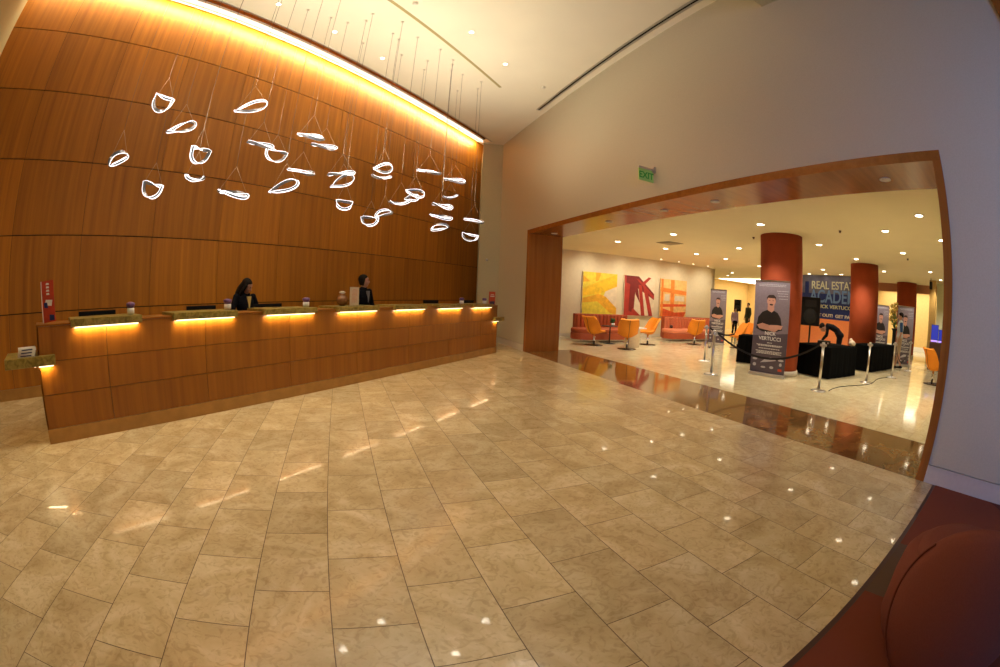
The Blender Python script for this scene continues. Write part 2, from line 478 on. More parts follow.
# left end: intersection of u=2.62 with x=-2.2
yl = (2.62 - (-2.2) * SA) / CA
cl[-1] = (-2.2, yl)
struct(MB().prism(cl, HC, HC + 0.12).build('ceiling', M['ceiling']))
struct(MB().box(-2.2, 11.66, YC, YC + 0.035, HC - 0.015, HC + 0.20).build('trim_5', M['metal']))
struct(MB().box(-2.2, 13.9, YC, 7.8, 7.66, 7.76).build('ceiling_cove', M['ceiling']))
struct(MB().box(-2.2, 12.0, YC + 0.0, YC + 0.10, HC + 0.12, 7.7).build('wall_cove', M['ceiling']))
struct(MB().box(-8.5, 4.75, -5.4, 2.62, 5.83, 6.5).build('ceiling_low', M['strip'], rot=GR))
mb = MB(); mb.box(3.0, 8.27, 4.31, 4.375, HC - 0.004, HC + 0.01)
struct(mb.build('trim_6', flat('reveal_olive', (0.42, 0.34, 0.14), 0.8, noise=0)))
mb = MB(); mb.cur = 0; mb.box(4.43, 4.56, 2.9, 9.62, HC - 0.006, HC + 0.01); mb.cur = 1; mb.box(4.475, 4.51, 2.92, 9.6, HC - 0.008, HC)
struct(mb.build('trim_7', [M['metal'], M['black']], rot=GR))
# rear closure behind the camera
struct(MB().box(-8.6, 4.78, -5.5, -5.3, 0, 0.9).build('wall_rear', M['plaster'], rot=GR))
mb = MB(); mb.box(-8.6, 4.78, -5.5, -5.3, 4.4, 6.6); mb.box(-8.6, -4, -5.5, -5.3, 0.9, 4.4); mb.box(2.6, 4.78, -5.5, -5.3, 0.9, 4.4)
struct(mb.build('wall_rear_upper', M['plaster'], rot=GR))
mb = MB()
for i in range(5): mb.box(-4 + i * 1.6 + 0.0, -4 + i * 1.6 + 0.08, -5.45, -5.35, 0.9, 4.4)
struct(mb.build('window_1', M['brown'], rot=GR))

# gallery
UA = 14.4
struct(MB().box(V1, 29.8, -4, 20.0, HL, HL + 0.1).build('ceiling_gallery', M['ceiling2'], rot=GR))
struct(MB().box(V1, 16.6, UA, UA + 0.2, 0, HL + 0.05).build('wall_art', M['artwall'], rot=GR))
struct(MB().box(16.4, 16.6, UA, 20, 0, HL).build('wall_corner', M['artwall'], rot=GR))
struct(MB().box(V1, 16.6, UA - 0.02, UA, 0, 0.12).build('baseboard_art', M['base'], rot=GR))
struct(MB().box(V0 + 0.9, V1 + 0.005, UL + 0.11, UA, 0, HL).build('wall_gallery_left', M['artwall'], rot=GR))
struct(MB().box(27.0, 27.2, -4, 20, 0, HL).build('wall_far', M['yellow'], rot=GR))
struct(MB().box(26.97, 27.0, -4, 20, 0, 0.25).build('baseboard_far', M['white'], rot=GR))
struct(MB().box(V1, 30, -4.2, -4.0, 0, HL).build('wall_gallery_right', M['artwall'], rot=GR))
struct(MB().box(16.6, 27.2, 19.9, 20.1, 0, HL).build('wall_gallery_end', M['yellow'], rot=GR))
# reddish header behind the columns
struct(MB().box(21.9, 22.1, 3.4, 8.4, 2.92, HL).build('trim_8', flat('header_paint', (0.55, 0.26, 0.15), 0.7), rot=GR))
# luminous ceiling panels far away
mb = MB(); mb.box(22.6, 26.8, 3.8, 8.4, HL - 0.02, HL - 0.005); mb.box(22.3, 26.8, 13.5, 19, HL - 0.02, HL - 0.005)
struct(mb.build('trim_9', M['lumceil'], rot=GR))

# ------------------------------------------------------------------ art canvases


def art(label, v, base, strokes, seed):
    t = tag(MB().box(0, 1.66, -0.05, 0, 0, 1.66).build('canvas_painting', base, loc=G(v, UA - 0.03, 0.87), rot=GR, bevel=0.006), label, 'painting', 'abstract canvases on the gallery wall')
    for k, (pts, m) in enumerate(strokes):
        mb = MB(); d = 0.0015 * (k + 1)
        mb.slab_xz([(min(1.65, max(0.01, p[0])), min(1.65, max(0.01, p[1]))) for p in pts], -0.0505 - d, -0.0495)
        b = mb.build('brush_stroke', m, parent=t)
    return t


def paint(name, c, n=0.15):
    m = flat(name, c, 0.6, noise=n, scale=7)
    return m


Y1 = paint('paint_yellow', (0.84, 0.52, 0.02)); O1 = paint('paint_amber', (0.80, 0.40, 0.02)); Y2 = paint('paint_lemon', (0.80, 0.62, 0.05))
CR = paint('paint_cream', (0.75, 0.62, 0.42), 0.08); R1 = paint('paint_maroon', (0.20, 0.015, 0.012)); R2 = paint('paint_red', (0.42, 0.035, 0.02))
OR = paint('paint_orange', (0.85, 0.24, 0.03)); OL = paint('paint_light_orange', (0.85, 0.50, 0.16)); RO = paint('paint_red_orange', (0.75, 0.10, 0.02))
art('yellow and amber abstract canvas above the rust banquette, nearest the timber jamb', 8.76, CR, [
    ([(0.0, 1.66), (0, 0), (1.66, 0), (1.66, 0.1), (1.0, 0.75), (1.1, 0.95), (1.66, 1.3), (1.66, 1.66)], Y2),
    ([(0, 1.0), (1.66, 1.66), (1.66, 1.15), (0.9, 0.85), (0.0, 0.7)], Y1),
    ([(0, 0.62), (0.75, 0.82), (1.1, 0.72), (1.66, 0.28), (1.66, 0.0), (1.35, 0.08), (0.7, 0.52), (0, 0.45)], O1),
    ([(0.6, 1.66), (0.85, 1.66), (0.75, 1.35), (0.6, 1.3)], O1),
    ([(0.0, 1.25), (0.35, 1.28), (0.1, 1.45), (0, 1.5)], O1)], 1)
art('dark red slashes abstract canvas, the middle of the three paintings', 10.79, CR, [
    ([(0, 0), (0.25, 0), (0.35, 1.66), (0, 1.66)], R2),
    ([(0.1, 1.66), (0.75, 1.66), (1.66, 0.95), (1.66, 0.7), (0.5, 1.25), (0.1, 1.35)], R1),
    ([(0.3, 0), (0.52, 0), (0.62, 1.6), (0.35, 1.5)], R1),
    ([(0.75, 1.3), (0.92, 1.3), (1.15, 0), (0.95, 0)], R2),
    ([(1.0, 1.25), (1.25, 1.1), (1.6, 0), (1.38, 0)], R2),
    ([(1.3, 1.66), (1.45, 1.62), (1.0, 1.25), (0.9, 1.35)], R2),
    ([(0, 0), (0.9, 0), (0.5, 0.3), (0, 0.2)], R2),
    ([(0.25, 0.2), (0.42, 0.15), (0.5, 1.3), (0.3, 1.3)], R1),
    ([(0.62, 1.55), (0.8, 1.5), (1.66, 0.85), (1.6, 0.72)], R2),
    ([(0.55, 1.2), (0.7, 1.2), (0.85, 0.55), (0.6, 0.9)], R1)], 2)
art('orange grid abstract canvas, farthest along the gallery wall', 12.82, OL, [
    ([(0, 1.1), (1.66, 1.0), (1.66, 1.18), (0, 1.28)], OR),
    ([(0.62, 0), (0.85, 0), (0.85, 1.66), (0.62, 1.66)], OR),
    ([(0, 0.42), (1.66, 0.5), (1.66, 0.6), (0, 0.55)], RO),
    ([(0, 0), (1.5, 0), (1.66, 0.25), (0.9, 0.2), (0.1, 0.38)], RO),
    ([(0.05, 0), (0.16, 0), (0.16, 1.66), (0.05, 1.66)], OR),
    ([(0.9, 0.72), (1.5, 0.72), (1.5, 0.95), (0.9, 0.95)], CR),
    ([(0.25, 0.7), (0.55, 0.7), (0.55, 1.0), (0.25, 1.0)], CR)], 3)

# ------------------------------------------------------------------ reception desk
YD = 5.02
DX0, DX1 = -0.09, 9.88
DT = 1.20
t = thing('reception_desk', 'long timber panelled reception desk with stone plinth under the suspended lights', 'reception desk', (0, YD, 0))
mb = MB(); mb.cur = 1; mb.box(DX0 + 0.01, DX1 - 0.01, 0.02, 0.75, 0.0, DT - 0.03); mb.cur = 0
dxs = [DX0] + [0.845 + 1.365 * i for i in range(7)] + [DX1]
dzs = [0.155, 0.505, 0.845, DT]
for i in range(len(dxs) - 1):
    for j in range(3):
        mb.box(dxs[i] + 0.003, dxs[i + 1] - 0.003, 0, 0.022, dzs[j] + 0.003, dzs[j + 1] - 0.003)
mb.box(DX0, DX0 + 0.02, 0.0, 0.75, 0.155, DT); mb.box(DX1 - 0.02, DX1, 0.0, 0.75, 0.155, DT)
mb.build('body', [M['desk_wood'], M['seam']], t)
MB().box(DX0 - 0.005, DX1 + 0.005, -0.012, 0.76, 0, 0.152).build('plinth', M['plinth'], t, bevel=0.003)
MB().box(DX0 - 0.005, DX1 + 0.005, -0.005, 0.45, DT, DT + 0.018).build('counter_top', M['desk_wood'], t, bevel=0.003)
for i in range(7):
    c = 0.845 + 1.365 * i
    if i == 6: c -= 0.0
    s_ = MB().box(c - 0.47, c + 0.47, -0.07, 0.44, 1.172, 1.252).build('stone_slab', M['stone'], t, bevel=0.006)
    MB().box(c - 0.42, c + 0.42, -0.055, -0.035, 1.160, 1.1725).build('light_strip', M['strip_lamp'], s_)
    area('slab_light', (c, YD - 0.035, 1.155), 0.86, 0.03, 3.6, (1.0, 0.74, 0.42), direction=(0, 0.35, -1))
for sx, x0, x1 in ((-1, -0.56, 0.14), (1, 9.66, 10.16)):
    s_ = MB().box(x0, x1, -0.07, 0.50, 0.815, 0.915).build('end_ledge', M['stone'], t, bevel=0.006)
    lx = DX0 - 0.05 if sx < 0 else DX1 + 0.05
    MB().box(lx - 0.012, lx + 0.012, 0.0, 0.45, 0.803, 0.8155).build('light_strip', M['strip_lamp'], s_)
    MB().box(DX0 + 0.0 if sx < 0 else DX1 - 0.2, DX0 + 0.2 if sx < 0 else DX1, -0.05, -0.03, 0.803, 0.8155).build('light_strip', M['strip_lamp'], s_)
    area('ledge_light', (lx, YD + 0.2, 0.80), 0.04, 0.45, 3.0, (1.0, 0.72, 0.36), direction=(-sx * 0.15, 0, -1))
    area('ledge_light', ((DX0 + 0.1) if sx < 0 else (DX1 - 0.1), YD - 0.035, 0.80), 0.18, 0.03, 1.0, (1.0, 0.70, 0.34), direction=(0, 0.35, -1))
ST = YD + 0.0
SLT = 1.252

# desk monitors: seen edge on over the slabs


def monitor(x, y, z, wd, label, rz=PI, hh=0.30):
    t = thing('computer_monitor', label, 'monitor', (x, y, z), rz, 'monitors along the reception desk')
    MB().box(-wd / 2, wd / 2, -0.02, 0.015, 0.06, 0.06 + hh).build('housing', M['black'], t, bevel=0.004)
    MB().box(-wd / 2 + 0.015, wd / 2 - 0.015, -0.0215, -0.018, 0.075, 0.045 + hh).build('screen', M['screen'], t)
    MB().tube([(0, 0.02, 0.0), (0, 0.02, 0.14)], 0.018).build('stand', M['black'], t)
    MB().lathe([(0.10, 0), (0.10, 0.008), (0.03, 0.015)], 20, c=(0, 0.02, 0)).build('foot', M['black'], t)


# back work surface behind the counter
t = thing('work_counter', 'lower staff work surface running behind the tall reception counter', 'counter', (0, YD + 0.78, 0))
MB().box(0.1, 10.4, 0.0, 0.34, 0.90, 0.94).build('worktop', M['desk_wood'], t, bevel=0.004)
for i in range(7): MB().box(0.12 + i * 1.68, 0.16 + i * 1.68, 0.02, 0.32, 0, 0.90).build('leg', M['seam'], t)
WY = YD + 0.98
for x, wd, lab, hh in [
        (0.87, 0.58, 'black monitor behind the leftmost stone slab of the desk', 0.285),
        (2.57, 0.50, 'black monitor behind the second slab, left of the woman looking down', 0.285),
        (3.80, 0.56, 'black monitor right of the woman looking down', 0.285),
        (8.32, 0.58, 'black monitor behind the desk, nearest right of the standing woman', 0.31),
        (10.0, 0.60, 'black monitor behind the desk, nearest the red card at the far end', 0.30)]:
    monitor(x, 5.98, 0.94, wd, lab, hh=hh)


def flower_glass(x, y, z, label, s=1.0):
    t = thing('candle_holder', label, 'candle holder', (x, y, z), 0, 'small purple decorations on the desk')
    MB().lathe([(0.035 * s, 0), (0.05 * s, 0.02 * s), (0.05 * s, 0.07 * s), (0.042 * s, 0.075 * s)], 16).build('glass_bowl', M['paper'], t)
    MB().lathe([(0.043 * s, 0.075 * s), (0.055 * s, 0.10 * s), (0.06 * s, 0.125 * s), (0.02 * s, 0.14 * s)], 16).build('flower_head', M['purple'], t)


for x, lab in [(1.20, 'purple topped ornament on the leftmost desk slab'), (2.60, 'purple topped ornament on the second desk slab, beside the woman looking down'),
               (3.95, 'purple topped ornament on the third desk slab, right of the wide monitor'), (8.30, 'purple topped ornament on the sixth desk slab'), (9.36, 'purple topped ornament at the right end of the desk by the red card')]:
    flower_glass(x, YD + 0.10, SLT, lab, 1.0)
# ornamental vase by the menu card
t = thing('glass_vase', 'round brown glass vase beside the tall menu card', 'vase', (4.80, YD + 0.22, SLT))
MB().lathe([(0.04, 0), (0.085, 0.04), (0.10, 0.09), (0.085, 0.14), (0.05, 0.17), (0.06, 0.20)], 20).build('bowl', flat('amber_glass', (0.22, 0.09, 0.03), 0.2, noise=0.3), t)
MB().lathe([(0.03, 0.20), (0.06, 0.215), (0.02, 0.235)], 16).build('filling', M['cream'], t)
t = thing('menu_card', 'tall cream menu card standing on the fourth desk slab before the standing woman', 'card', (4.93, YD + 0.06, SLT))
MB().box(-0.10, 0.10, 0, 0.012, 0, 0.30).build('card', M['cream'], t)
MB().box(-0.105, 0.105, -0.02, 0.05, 0, 0.008).build('foot', M['stone'], t)
mb = MB()
for k in range(11): mb.box(-0.06 if k else -0.04, 0.06 if k else 0.04, -0.0015, 0.0, 0.26 - k * 0.02, 0.264 - k * 0.02)
mb.build('printed_lines', M['redprint'], t)


def red_sign(x, y, z, w_, h_, label, rz=0.0, lean=0.0):
    t = thing('counter_sign', label, 'sign', (x, y, z), rz)
    a = MB().box(-w_ / 2, w_ / 2, 0, 0.006, 0, h_).build('poster_panel', M['redprint'], t)
    MB().slab_xz([(-w_ * 0.3, h_ * 0.42), (w_ * 0.25, h_ * 0.38), (w_ * 0.35, h_ * 0.52), (-w_ * 0.2, h_ * 0.55)], -0.001, 0).build('printed_patch', M['paper'], t)
    MB().slab_xz([(-w_ * 0.35, h_ * 0.36), (-w_ * 0.05, h_ * 0.34), (-w_ * 0.1, h_ * 0.48), (-w_ * 0.4, h_ * 0.48)], -0.002, 0).build('printed_patch', M['navyprint'], t)
    MB().slab_xz([(0, h_ * 0.04), (w_ * 0.4, h_ * 0.03), (w_ * 0.42, h_ * 0.16), (w_ * 0.02, h_ * 0.18)], -0.001, 0).build('printed_patch', M['navyprint'], t)
    for k in range(4):
        MB().slab_xz([(-w_ * 0.14, h_ * (0.66 + k * 0.08)), (w_ * 0.14, h_ * (0.655 + k * 0.08)), (w_ * 0.1, h_ * (0.70 + k * 0.08)), (-w_ * 0.1, h_ * (0.705 + k * 0.08))], -0.001, 0).build('printed_mark', M['paper'], t)
    MB().slab_xz([(-w_ / 2, 0), (-w_ / 2 - 0.012, 0), (-w_ / 2 - 0.006, h_), (-w_ / 2, h_)], -0.01, 0.08).build('easel_back', M['paper'], t)
    return t


red_sign(0.10, YD + 0.08, DT + 0.032, 0.17, 0.42, 'tall narrow red poster standee on the left end of the desk', -0.35).rotation_euler = (0, -0.10, -0.30)
t = thing('counter_sign', 'red card standee at the far right end of the desk', 'sign', (9.68, YD + 0.06, DT + 0.024))
MB().box(-0.15, 0.17, 0, 0.012, 0.0, 0.33).build('card', M['redprint'], t)
MB().box(-0.10, 0.12, -0.002, 0, 0.20, 0.23).build('printed_line', M['paper'], t)
MB().box(-0.08, 0.10, -0.002, 0, 0.25, 0.265).build('printed_line', M['paper'], t)
MB().box(-0.12, 0.14, -0.002, 0, 0.02, 0.09).build('printed_band', M['navyprint'], t)
MB().box(-0.15, 0.17, -0.02, 0.07, 0, 0.008).build('foot', M['black'], t)
# magazines on the left ledge
for k, lab in enumerate(['lowest leaflet stack on the left stone ledge', 'middle leaflet stack on the left stone ledge', 'top leaflet stack on the left stone ledge']):
    mb = MB(); mb.cur = 0; mb.box(-0.12, 0.12, -0.08, 0.08, 0, 0.028); mb.cur = 1; mb.box(-0.08, 0.07, -0.082, -0.078, 0.006, 0.017)
    tag(mb.build('leaflet_stack', [M['paper'], M['navyprint']], loc=(-0.25 + 0.006 * k, YD + 0.06, 0.916 + 0.029 * k), rot=(0, 0, 0.06 * k)), lab, 'leaflets', 'leaflets on the left ledge')
# ==== PART 2 ====
M['chrome2'] = flat('satin_alloy', (0.55, 0.54, 0.53), 0.3, 0.8, noise=0)
M['seamwire'] = flat('cable_grey', (0.16, 0.11, 0.07), 0.5, noise=0)
# ------------------------------------------------------------------ cove luminaire and ceiling lights
t = thing('cove_light', 'long glowing linear cove light washing the top of the timber wall', 'light fitting', (0, 7.28, 6.86))
MB().box(-2.0, 13.2, 0.0, 0.24, 0.08, 0.14).build('housing', M['white'], t)
MB().box(-1.98, 13.15, 0.0, 0.07, 0.03, 0.08).build('glowing_tube', M['ledbar'], t)


def downlight(loc, r, label, mat, group, rz=0.0):
    t = thing('ceiling_downlight', label, 'downlight', loc, rz, group)
    MB().lathe([(r, -0.001), (r * 1.35, -0.001), (r * 1.38, -0.010), (r * 1.0, -0.012), (r * 0.98, -0.002)], 20).build('trim_ring', M['trimring'], t)
    MB().lathe([(r * 0.15, -0.004), (r * 0.97, -0.004), (r * 0.97, -0.007), (r * 0.1, -0.009)], 20).build('lamp', mat, t)
    return t


LOBBY = [(1.53, 5.80, 'downlight in the high lobby ceiling, nearest the left end of the cove'), (2.94, 5.80, 'leftmost downlight seen among the suspension cables'), (4.35, 5.80, 'second downlight among the suspension cables'),
         (5.76, 5.80, 'third downlight among the suspension cables, nearest the cove'), (5.86, 3.73, 'large downlight beside the ceiling reveal, the nearer of two'), (7.27, 3.73, 'smaller downlight beside the far end of the ceiling reveal')]
for x, y, lab in LOBBY:
    downlight((x, y, HC), 0.045, lab, M['lamp'], 'downlights in the high lobby ceiling')
    spot('lobby_spot_and_fill', (x, y, HC - 0.03), 26, WARM2, 140, 1.0, 0.10)
for x, y, e_ in [(-0.9, 4.3, 330), (0.2, 3.73, 260), (1.6, 3.73, 290), (3.0, 3.73, 290), (4.4, 3.6, 300), (5.8, 2.0, 150)]:  # unseen spots without fittings: ceiling row continued, some added to brighten the floor
    spot('lobby_spot_and_fill', (x, y, HC - 0.03), e_, WARM2, 120, 1.0, 0.55)

GAL = [(7.92, 10.92), (7.9, 8.36), (7.83, 5.41), (7.84, 1.6), (9.89, 10.85), (11.47, 10.88), (10.76, 8.31), (13.06, 10.77), (15.54, 10.84), (10.7, 5.33), (9.15, 2.76),
       (10.16, 1.49), (12.12, 3.09), (13.48, 5.23), (16.74, 5.17), (16.27, 2.95), (18.82, 2.88), (18.6, 9.86), (16.72, 8.14), (18.61, 8.92), (18.5, 7.99), (18.4, 14.68), (20.05, 16.32)]
for k, (v, u) in enumerate(GAL):
    lab = 'round gallery ceiling downlight ' + ['nearest the timber jamb of the opening', 'just inside the timber soffit, left of the nearest column', 'directly in front of the nearest terracotta column top', 'large, highest at the right side of the gallery ceiling',
                                                'first behind the ceiling vent near the art wall', 'in the row left of the red column, third from the jamb', 'between the ceiling vent and the nearest column', 'fourth along the row beside the art wall', 'small, fifth along the row beside the art wall',
                                                'just right of the nearest column top', 'second largest at the right side of the gallery ceiling', 'half hidden by the right timber casing', 'above the second column, to its upper right', 'in front of the second column top',
                                                'between the second and third columns', 'left above the hanging black spotlight', 'lowest at the right by the casing', 'small, left behind the nearest column', 'small, highest above the blue sign', 'small, above the left end of the blue sign',
                                                'small, above the middle of the blue sign', 'tiny, above the luminous ceiling panel, nearer', 'tiny, above the luminous ceiling panel, farther'][k]
    downlight(G(v, u, HL), 0.085, lab, M['lamp2'], 'round downlights in the gallery ceiling', -A)
    if k < 17 or k == 18: spot('gallery_spot', G(v, u, HL - 0.03), 190 if v < 14 else 210, WARM2, 120, 0.7, 0.06)
for k, v in enumerate([12.3, 13.35, 14.3, 15.3]):
    downlight(G(v, 13.75, HL), 0.05, 'tiny accent light before the paintings, %s along the wall' % ['first', 'second', 'third', 'fourth'][k], M['lamp2'], 'accent lights before the art wall', -A)
for v in (9.0, 10.6, 12.2, 13.8, 15.6):
    spot('art_spot', G(v, 13.2, HL - 0.04), 90, WARM2, 130, 1.0, 0.08, direction=G(0, 0.6, -1))
for k, (u, lab) in enumerate([(10.0, 'soffit light nearest the left jamb'), (7.5, 'second soffit light from the left jamb'), (5.75, 'third soffit light from the left jamb'), (4.5, 'faint soffit light above the middle of the opening'), (1.5, 'white ringed soffit light near the right casing')]):
    downlight(G(5.21, u, VT), 0.06, lab + ', set in the timber soffit', M['trimring'], 'small lights in the timber soffit', -A)
# small ceiling devices
for k, (p, lab) in enumerate([((4.55, 4.05, HC), 'small round smoke detector beside the ceiling reveal'), ((8.6, 3.4, HC), 'small sprinkler head on the high ceiling near the far corner')]):
    tag(MB().lathe([(0.05, 0), (0.05, -0.02), (0.03, -0.035)], 16).build('smoke_detector', M['trimring'], loc=p), lab, 'detector')
for k, (v, u, lab) in enumerate([(9.2, 6.6, 'small sprinkler head left of the nearest column'), (9.0, 3.9, 'tiny sprinkler head right of the nearest column'), (13.2, 3.2, 'sprinkler head above the right side of the gallery')]):
    tag(MB().lathe([(0.035, 0), (0.035, -0.012), (0.015, -0.03), (0.03, -0.045)], 14).build('sprinkler_head', M['brown'], loc=G(v, u, HL)), lab, 'sprinkler')
mb = MB()
mb.box(-0.3, 0.3, -0.3, 0.3, -0.012, 0)
for k in range(4): q = 0.06 + k * 0.055; mb.box(-q, q, -q, q, -0.016 - k * 0.004, -0.012 - k * 0.004)
tag(mb.build('ceiling_vent', flat('vent_grey', (0.36, 0.30, 0.20), 0.6), loc=G(9.04, 9.72, HL), rot=GR), 'square grey diffuser vent in the gallery ceiling between two downlights', 'vent')
t = thing('track_spotlight', 'black cylindrical spotlight hanging from the gallery ceiling at the right', 'spotlight', G(18.5, 3.32, HL), -A)
MB().tube([(0, 0, 0), (0, 0, -0.12)], 0.015).build('stem', M['black'], t)
MB().lathe([(0.05, -0.42), (0.075, -0.40), (0.075, -0.14), (0.05, -0.12)], 16).build('lamp_body', M['black'], t)

# ------------------------------------------------------------------ exit sign and wall device
t = thing('exit_sign', 'green acrylic exit sign projecting from the cream wall above the timber opening', 'exit sign', G(V0, 5.45, 3.70), -A)
MB().box(-0.34, 0.0, -0.02, 0.02, 0.0, 0.035).build('bracket', M['metal'], t)
MB().box(-0.045, 0.0, -0.05, 0.05, -0.03, 0.07).build('wall_plate', M['chrome2'], t)
o = MB().box(-0.34, -0.02, -0.006, 0.006, -0.21, 0.0).build('acrylic_panel', flat('green_panel', (0.45, 0.78, 0.20), 0.3, noise=0), t, bevel=0.002)
text_mesh('lettering', 'EXIT', 0.155, (-0.18, -0.008, -0.16), (PI / 2, 0, 0), flat('exit_green', (0.04, 0.45, 0.03), 0.4, noise=0), o, 0.002, bold=0.004)
t = thing('wall_sensor', 'small round sensor on the pale pier at the end of the timber wall', 'sensor', (11.86, 6.46, 2.55), math.atan2(-0.42, -0.57) + PI / 2 + PI)
MB().lathe([(0.045, -0.01), (0.045, 0.02), (0.03, 0.035)], 16).xform(Matrix.Rotation(PI / 2, 4, 'X')).build('cover', M['metal'], t)

# ------------------------------------------------------------------ pendants
# kind, x, z, y, width(px), height(px), tilt(deg, + = right end up), string apex dx,dz (m)
PX = [('D', 162, 103, 5.0, 23, 20, -18), ('T', 181, 128, 5.4, 31, 13, 16), ('D', 199, 155, 4.7, 22, 19, -15), ('C', 118, 158, 5.2, 23, 16, 25), ('B', 195, 178, 5.1, 21, 9, -6),
      ('D', 152, 190, 5.3, 23, 17, -12), ('T', 251, 107, 5.2, 34, 16, 16), ('R', 260, 145, 5.0, 28, 9, -10), ('D', 275, 155, 5.6, 24, 15, -18), ('R', 233, 194, 4.75, 33, 11, -8),
      ('T', 284, 187, 4.9, 31, 14, 20), ('R', 301, 172, 5.5, 28, 10, -8), ('R', 311, 137, 4.7, 28, 11, -8), ('R', 324, 147, 5.4, 27, 10, -8), ('R', 341, 174, 5.1, 27, 8, 6),
      ('T', 342, 182, 5.7, 25, 14, 24), ('D', 344, 205, 4.85, 18, 11, -8), ('D', 370, 221, 5.0, 18, 11, -2), ('C', 384, 213, 5.4, 18, 9, 12), ('T', 383, 168, 4.6, 19, 13, 4),
      ('B', 381, 177, 5.05, 20, 7, -6), ('B', 400, 202, 4.7, 22, 8, 4), ('T', 415, 193, 5.1, 20, 10, -14), ('T', 412, 198, 5.4, 14, 9, 10), ('R', 429, 172, 4.6, 24, 7, -8),
      ('R', 455, 181, 4.8, 22, 9, -6), ('B', 450, 197, 5.35, 15, 6, 4), ('R', 442, 206, 4.62, 21, 8, -10), ('R', 441, 217, 4.75, 23, 7, -8), ('C', 440, 227, 4.9, 18, 9, 8),
      ('R', 474, 221, 4.6, 20, 7, -8), ('D', 470, 237, 4.85, 17, 8, -12)]
FPX = 435.366


def pray(px, py):
    x = px - 500; y = 333.5 - py; r = math.hypot(x, y); th = 2 * math.asin(r / 2 / FPX)
    return W @ Vector((x / r * math.sin(th), y / r * math.sin(th), -math.cos(th)))


def outline(kind, n=36):
    """closed centre line in (x,z) within -1..1 and a depth wobble"""
    P = []
    for i in range(n):
        a = 2 * PI * i / n; c, s = math.cos(a), math.sin(a)
        if kind == 'T':       # teardrop, pointed tip at the left
            P.append((-c, s * math.sin(a / 2) * 1.15, 0.25 * math.sin(a)))
        elif kind == 'R':     # round nose right, flattened twisted left end
            P.append((c, s * (0.55 + 0.45 * c) + 0.12 * (1 - c), 0.35 * s))
        elif kind == 'D':     # flat bar above a half round bowl
            if i < n * 0.4: q = i / (n * 0.4); P.append((-1 + 2 * q, 0.75, 0.18 * math.sin(PI * q)))
            else: q = (i - n * 0.4) / (n * 0.6); P.append((0.92 * math.cos(PI * q), 0.62 - 1.62 * math.sin(PI * q) ** 0.8, -0.2 * math.sin(PI * q)))
        elif kind == 'C':     # arch above a flatter lower run
            z = -0.5 + 1.4 * s if s > 0 else -0.5 - 0.2 * abs(s)
            P.append((c * (1 if s > 0 else 0.9), z, 0.3 * s))
        else:                 # 'B' shallow boat with raised tips
            z = 0.5 * abs(c) ** 1.6 - (0.15 if s > 0 else 0.85) * abs(s)
            P.append((c, z, 0.35 * s))
    return P


LEAN = [4.8, 3.7, 2.8, 3.0, 2.1, 1.7, 3.8, 2.8, 2.5, 1.7, 1.9, 2.2, 2.8, 2.6, 2.1, 2.0, 1.7, 1.6, 1.8, 2.2, 2.1, 1.9, 2.0, 2.0, 2.1, 2.1, 2.0, 2.0, 1.9, 1.9, 2.0, 2.0]      # how far each fitting hangs off level
LAB = {'T': 'teardrop loop', 'R': 'flattened teardrop loop', 'D': 'half moon loop', 'C': 'arched crescent loop', 'B': 'shallow boat shaped loop'}
WHERE = ['highest of the left group', 'below and right of the topmost left pendant', 'hanging directly above a small boat shaped one', 'farthest left of all the pendants', 'small, directly under a half moon one',
         'lowest of the left group', 'large, right of the left group and highest there', 'overlapping the left side of a half moon', 'tucked under another flat loop', 'long and low, above the woman looking down',
         'rising to the right, under two paired pendants', 'just above another that rises to the right', 'upper left of the bright pair at centre', 'lower right of the bright pair at centre', 'upper of the two crossed at centre',
         'steep, lower of the two crossed at centre', 'small, hanging under the crossed centre pair', 'lowest near the centre, above the standing woman', 'touching the lowest centre pendant', 'upper of the tight centre right pair',
         'lower of the tight centre right pair', 'left of the knot of pendants at centre right', 'in the knot of pendants at centre right, upper', 'in the knot of pendants at centre right, lower and smaller', 'high, left of the right hand group',
         'high, above the stacked right hand column', 'tiny, just under the high right pendant', 'top of the column of three at the right', 'middle of the column of three at the right', 'bottom of the column of three at the right',
         'farthest right, over the end of the timber wall', 'farthest right and lowest of all']
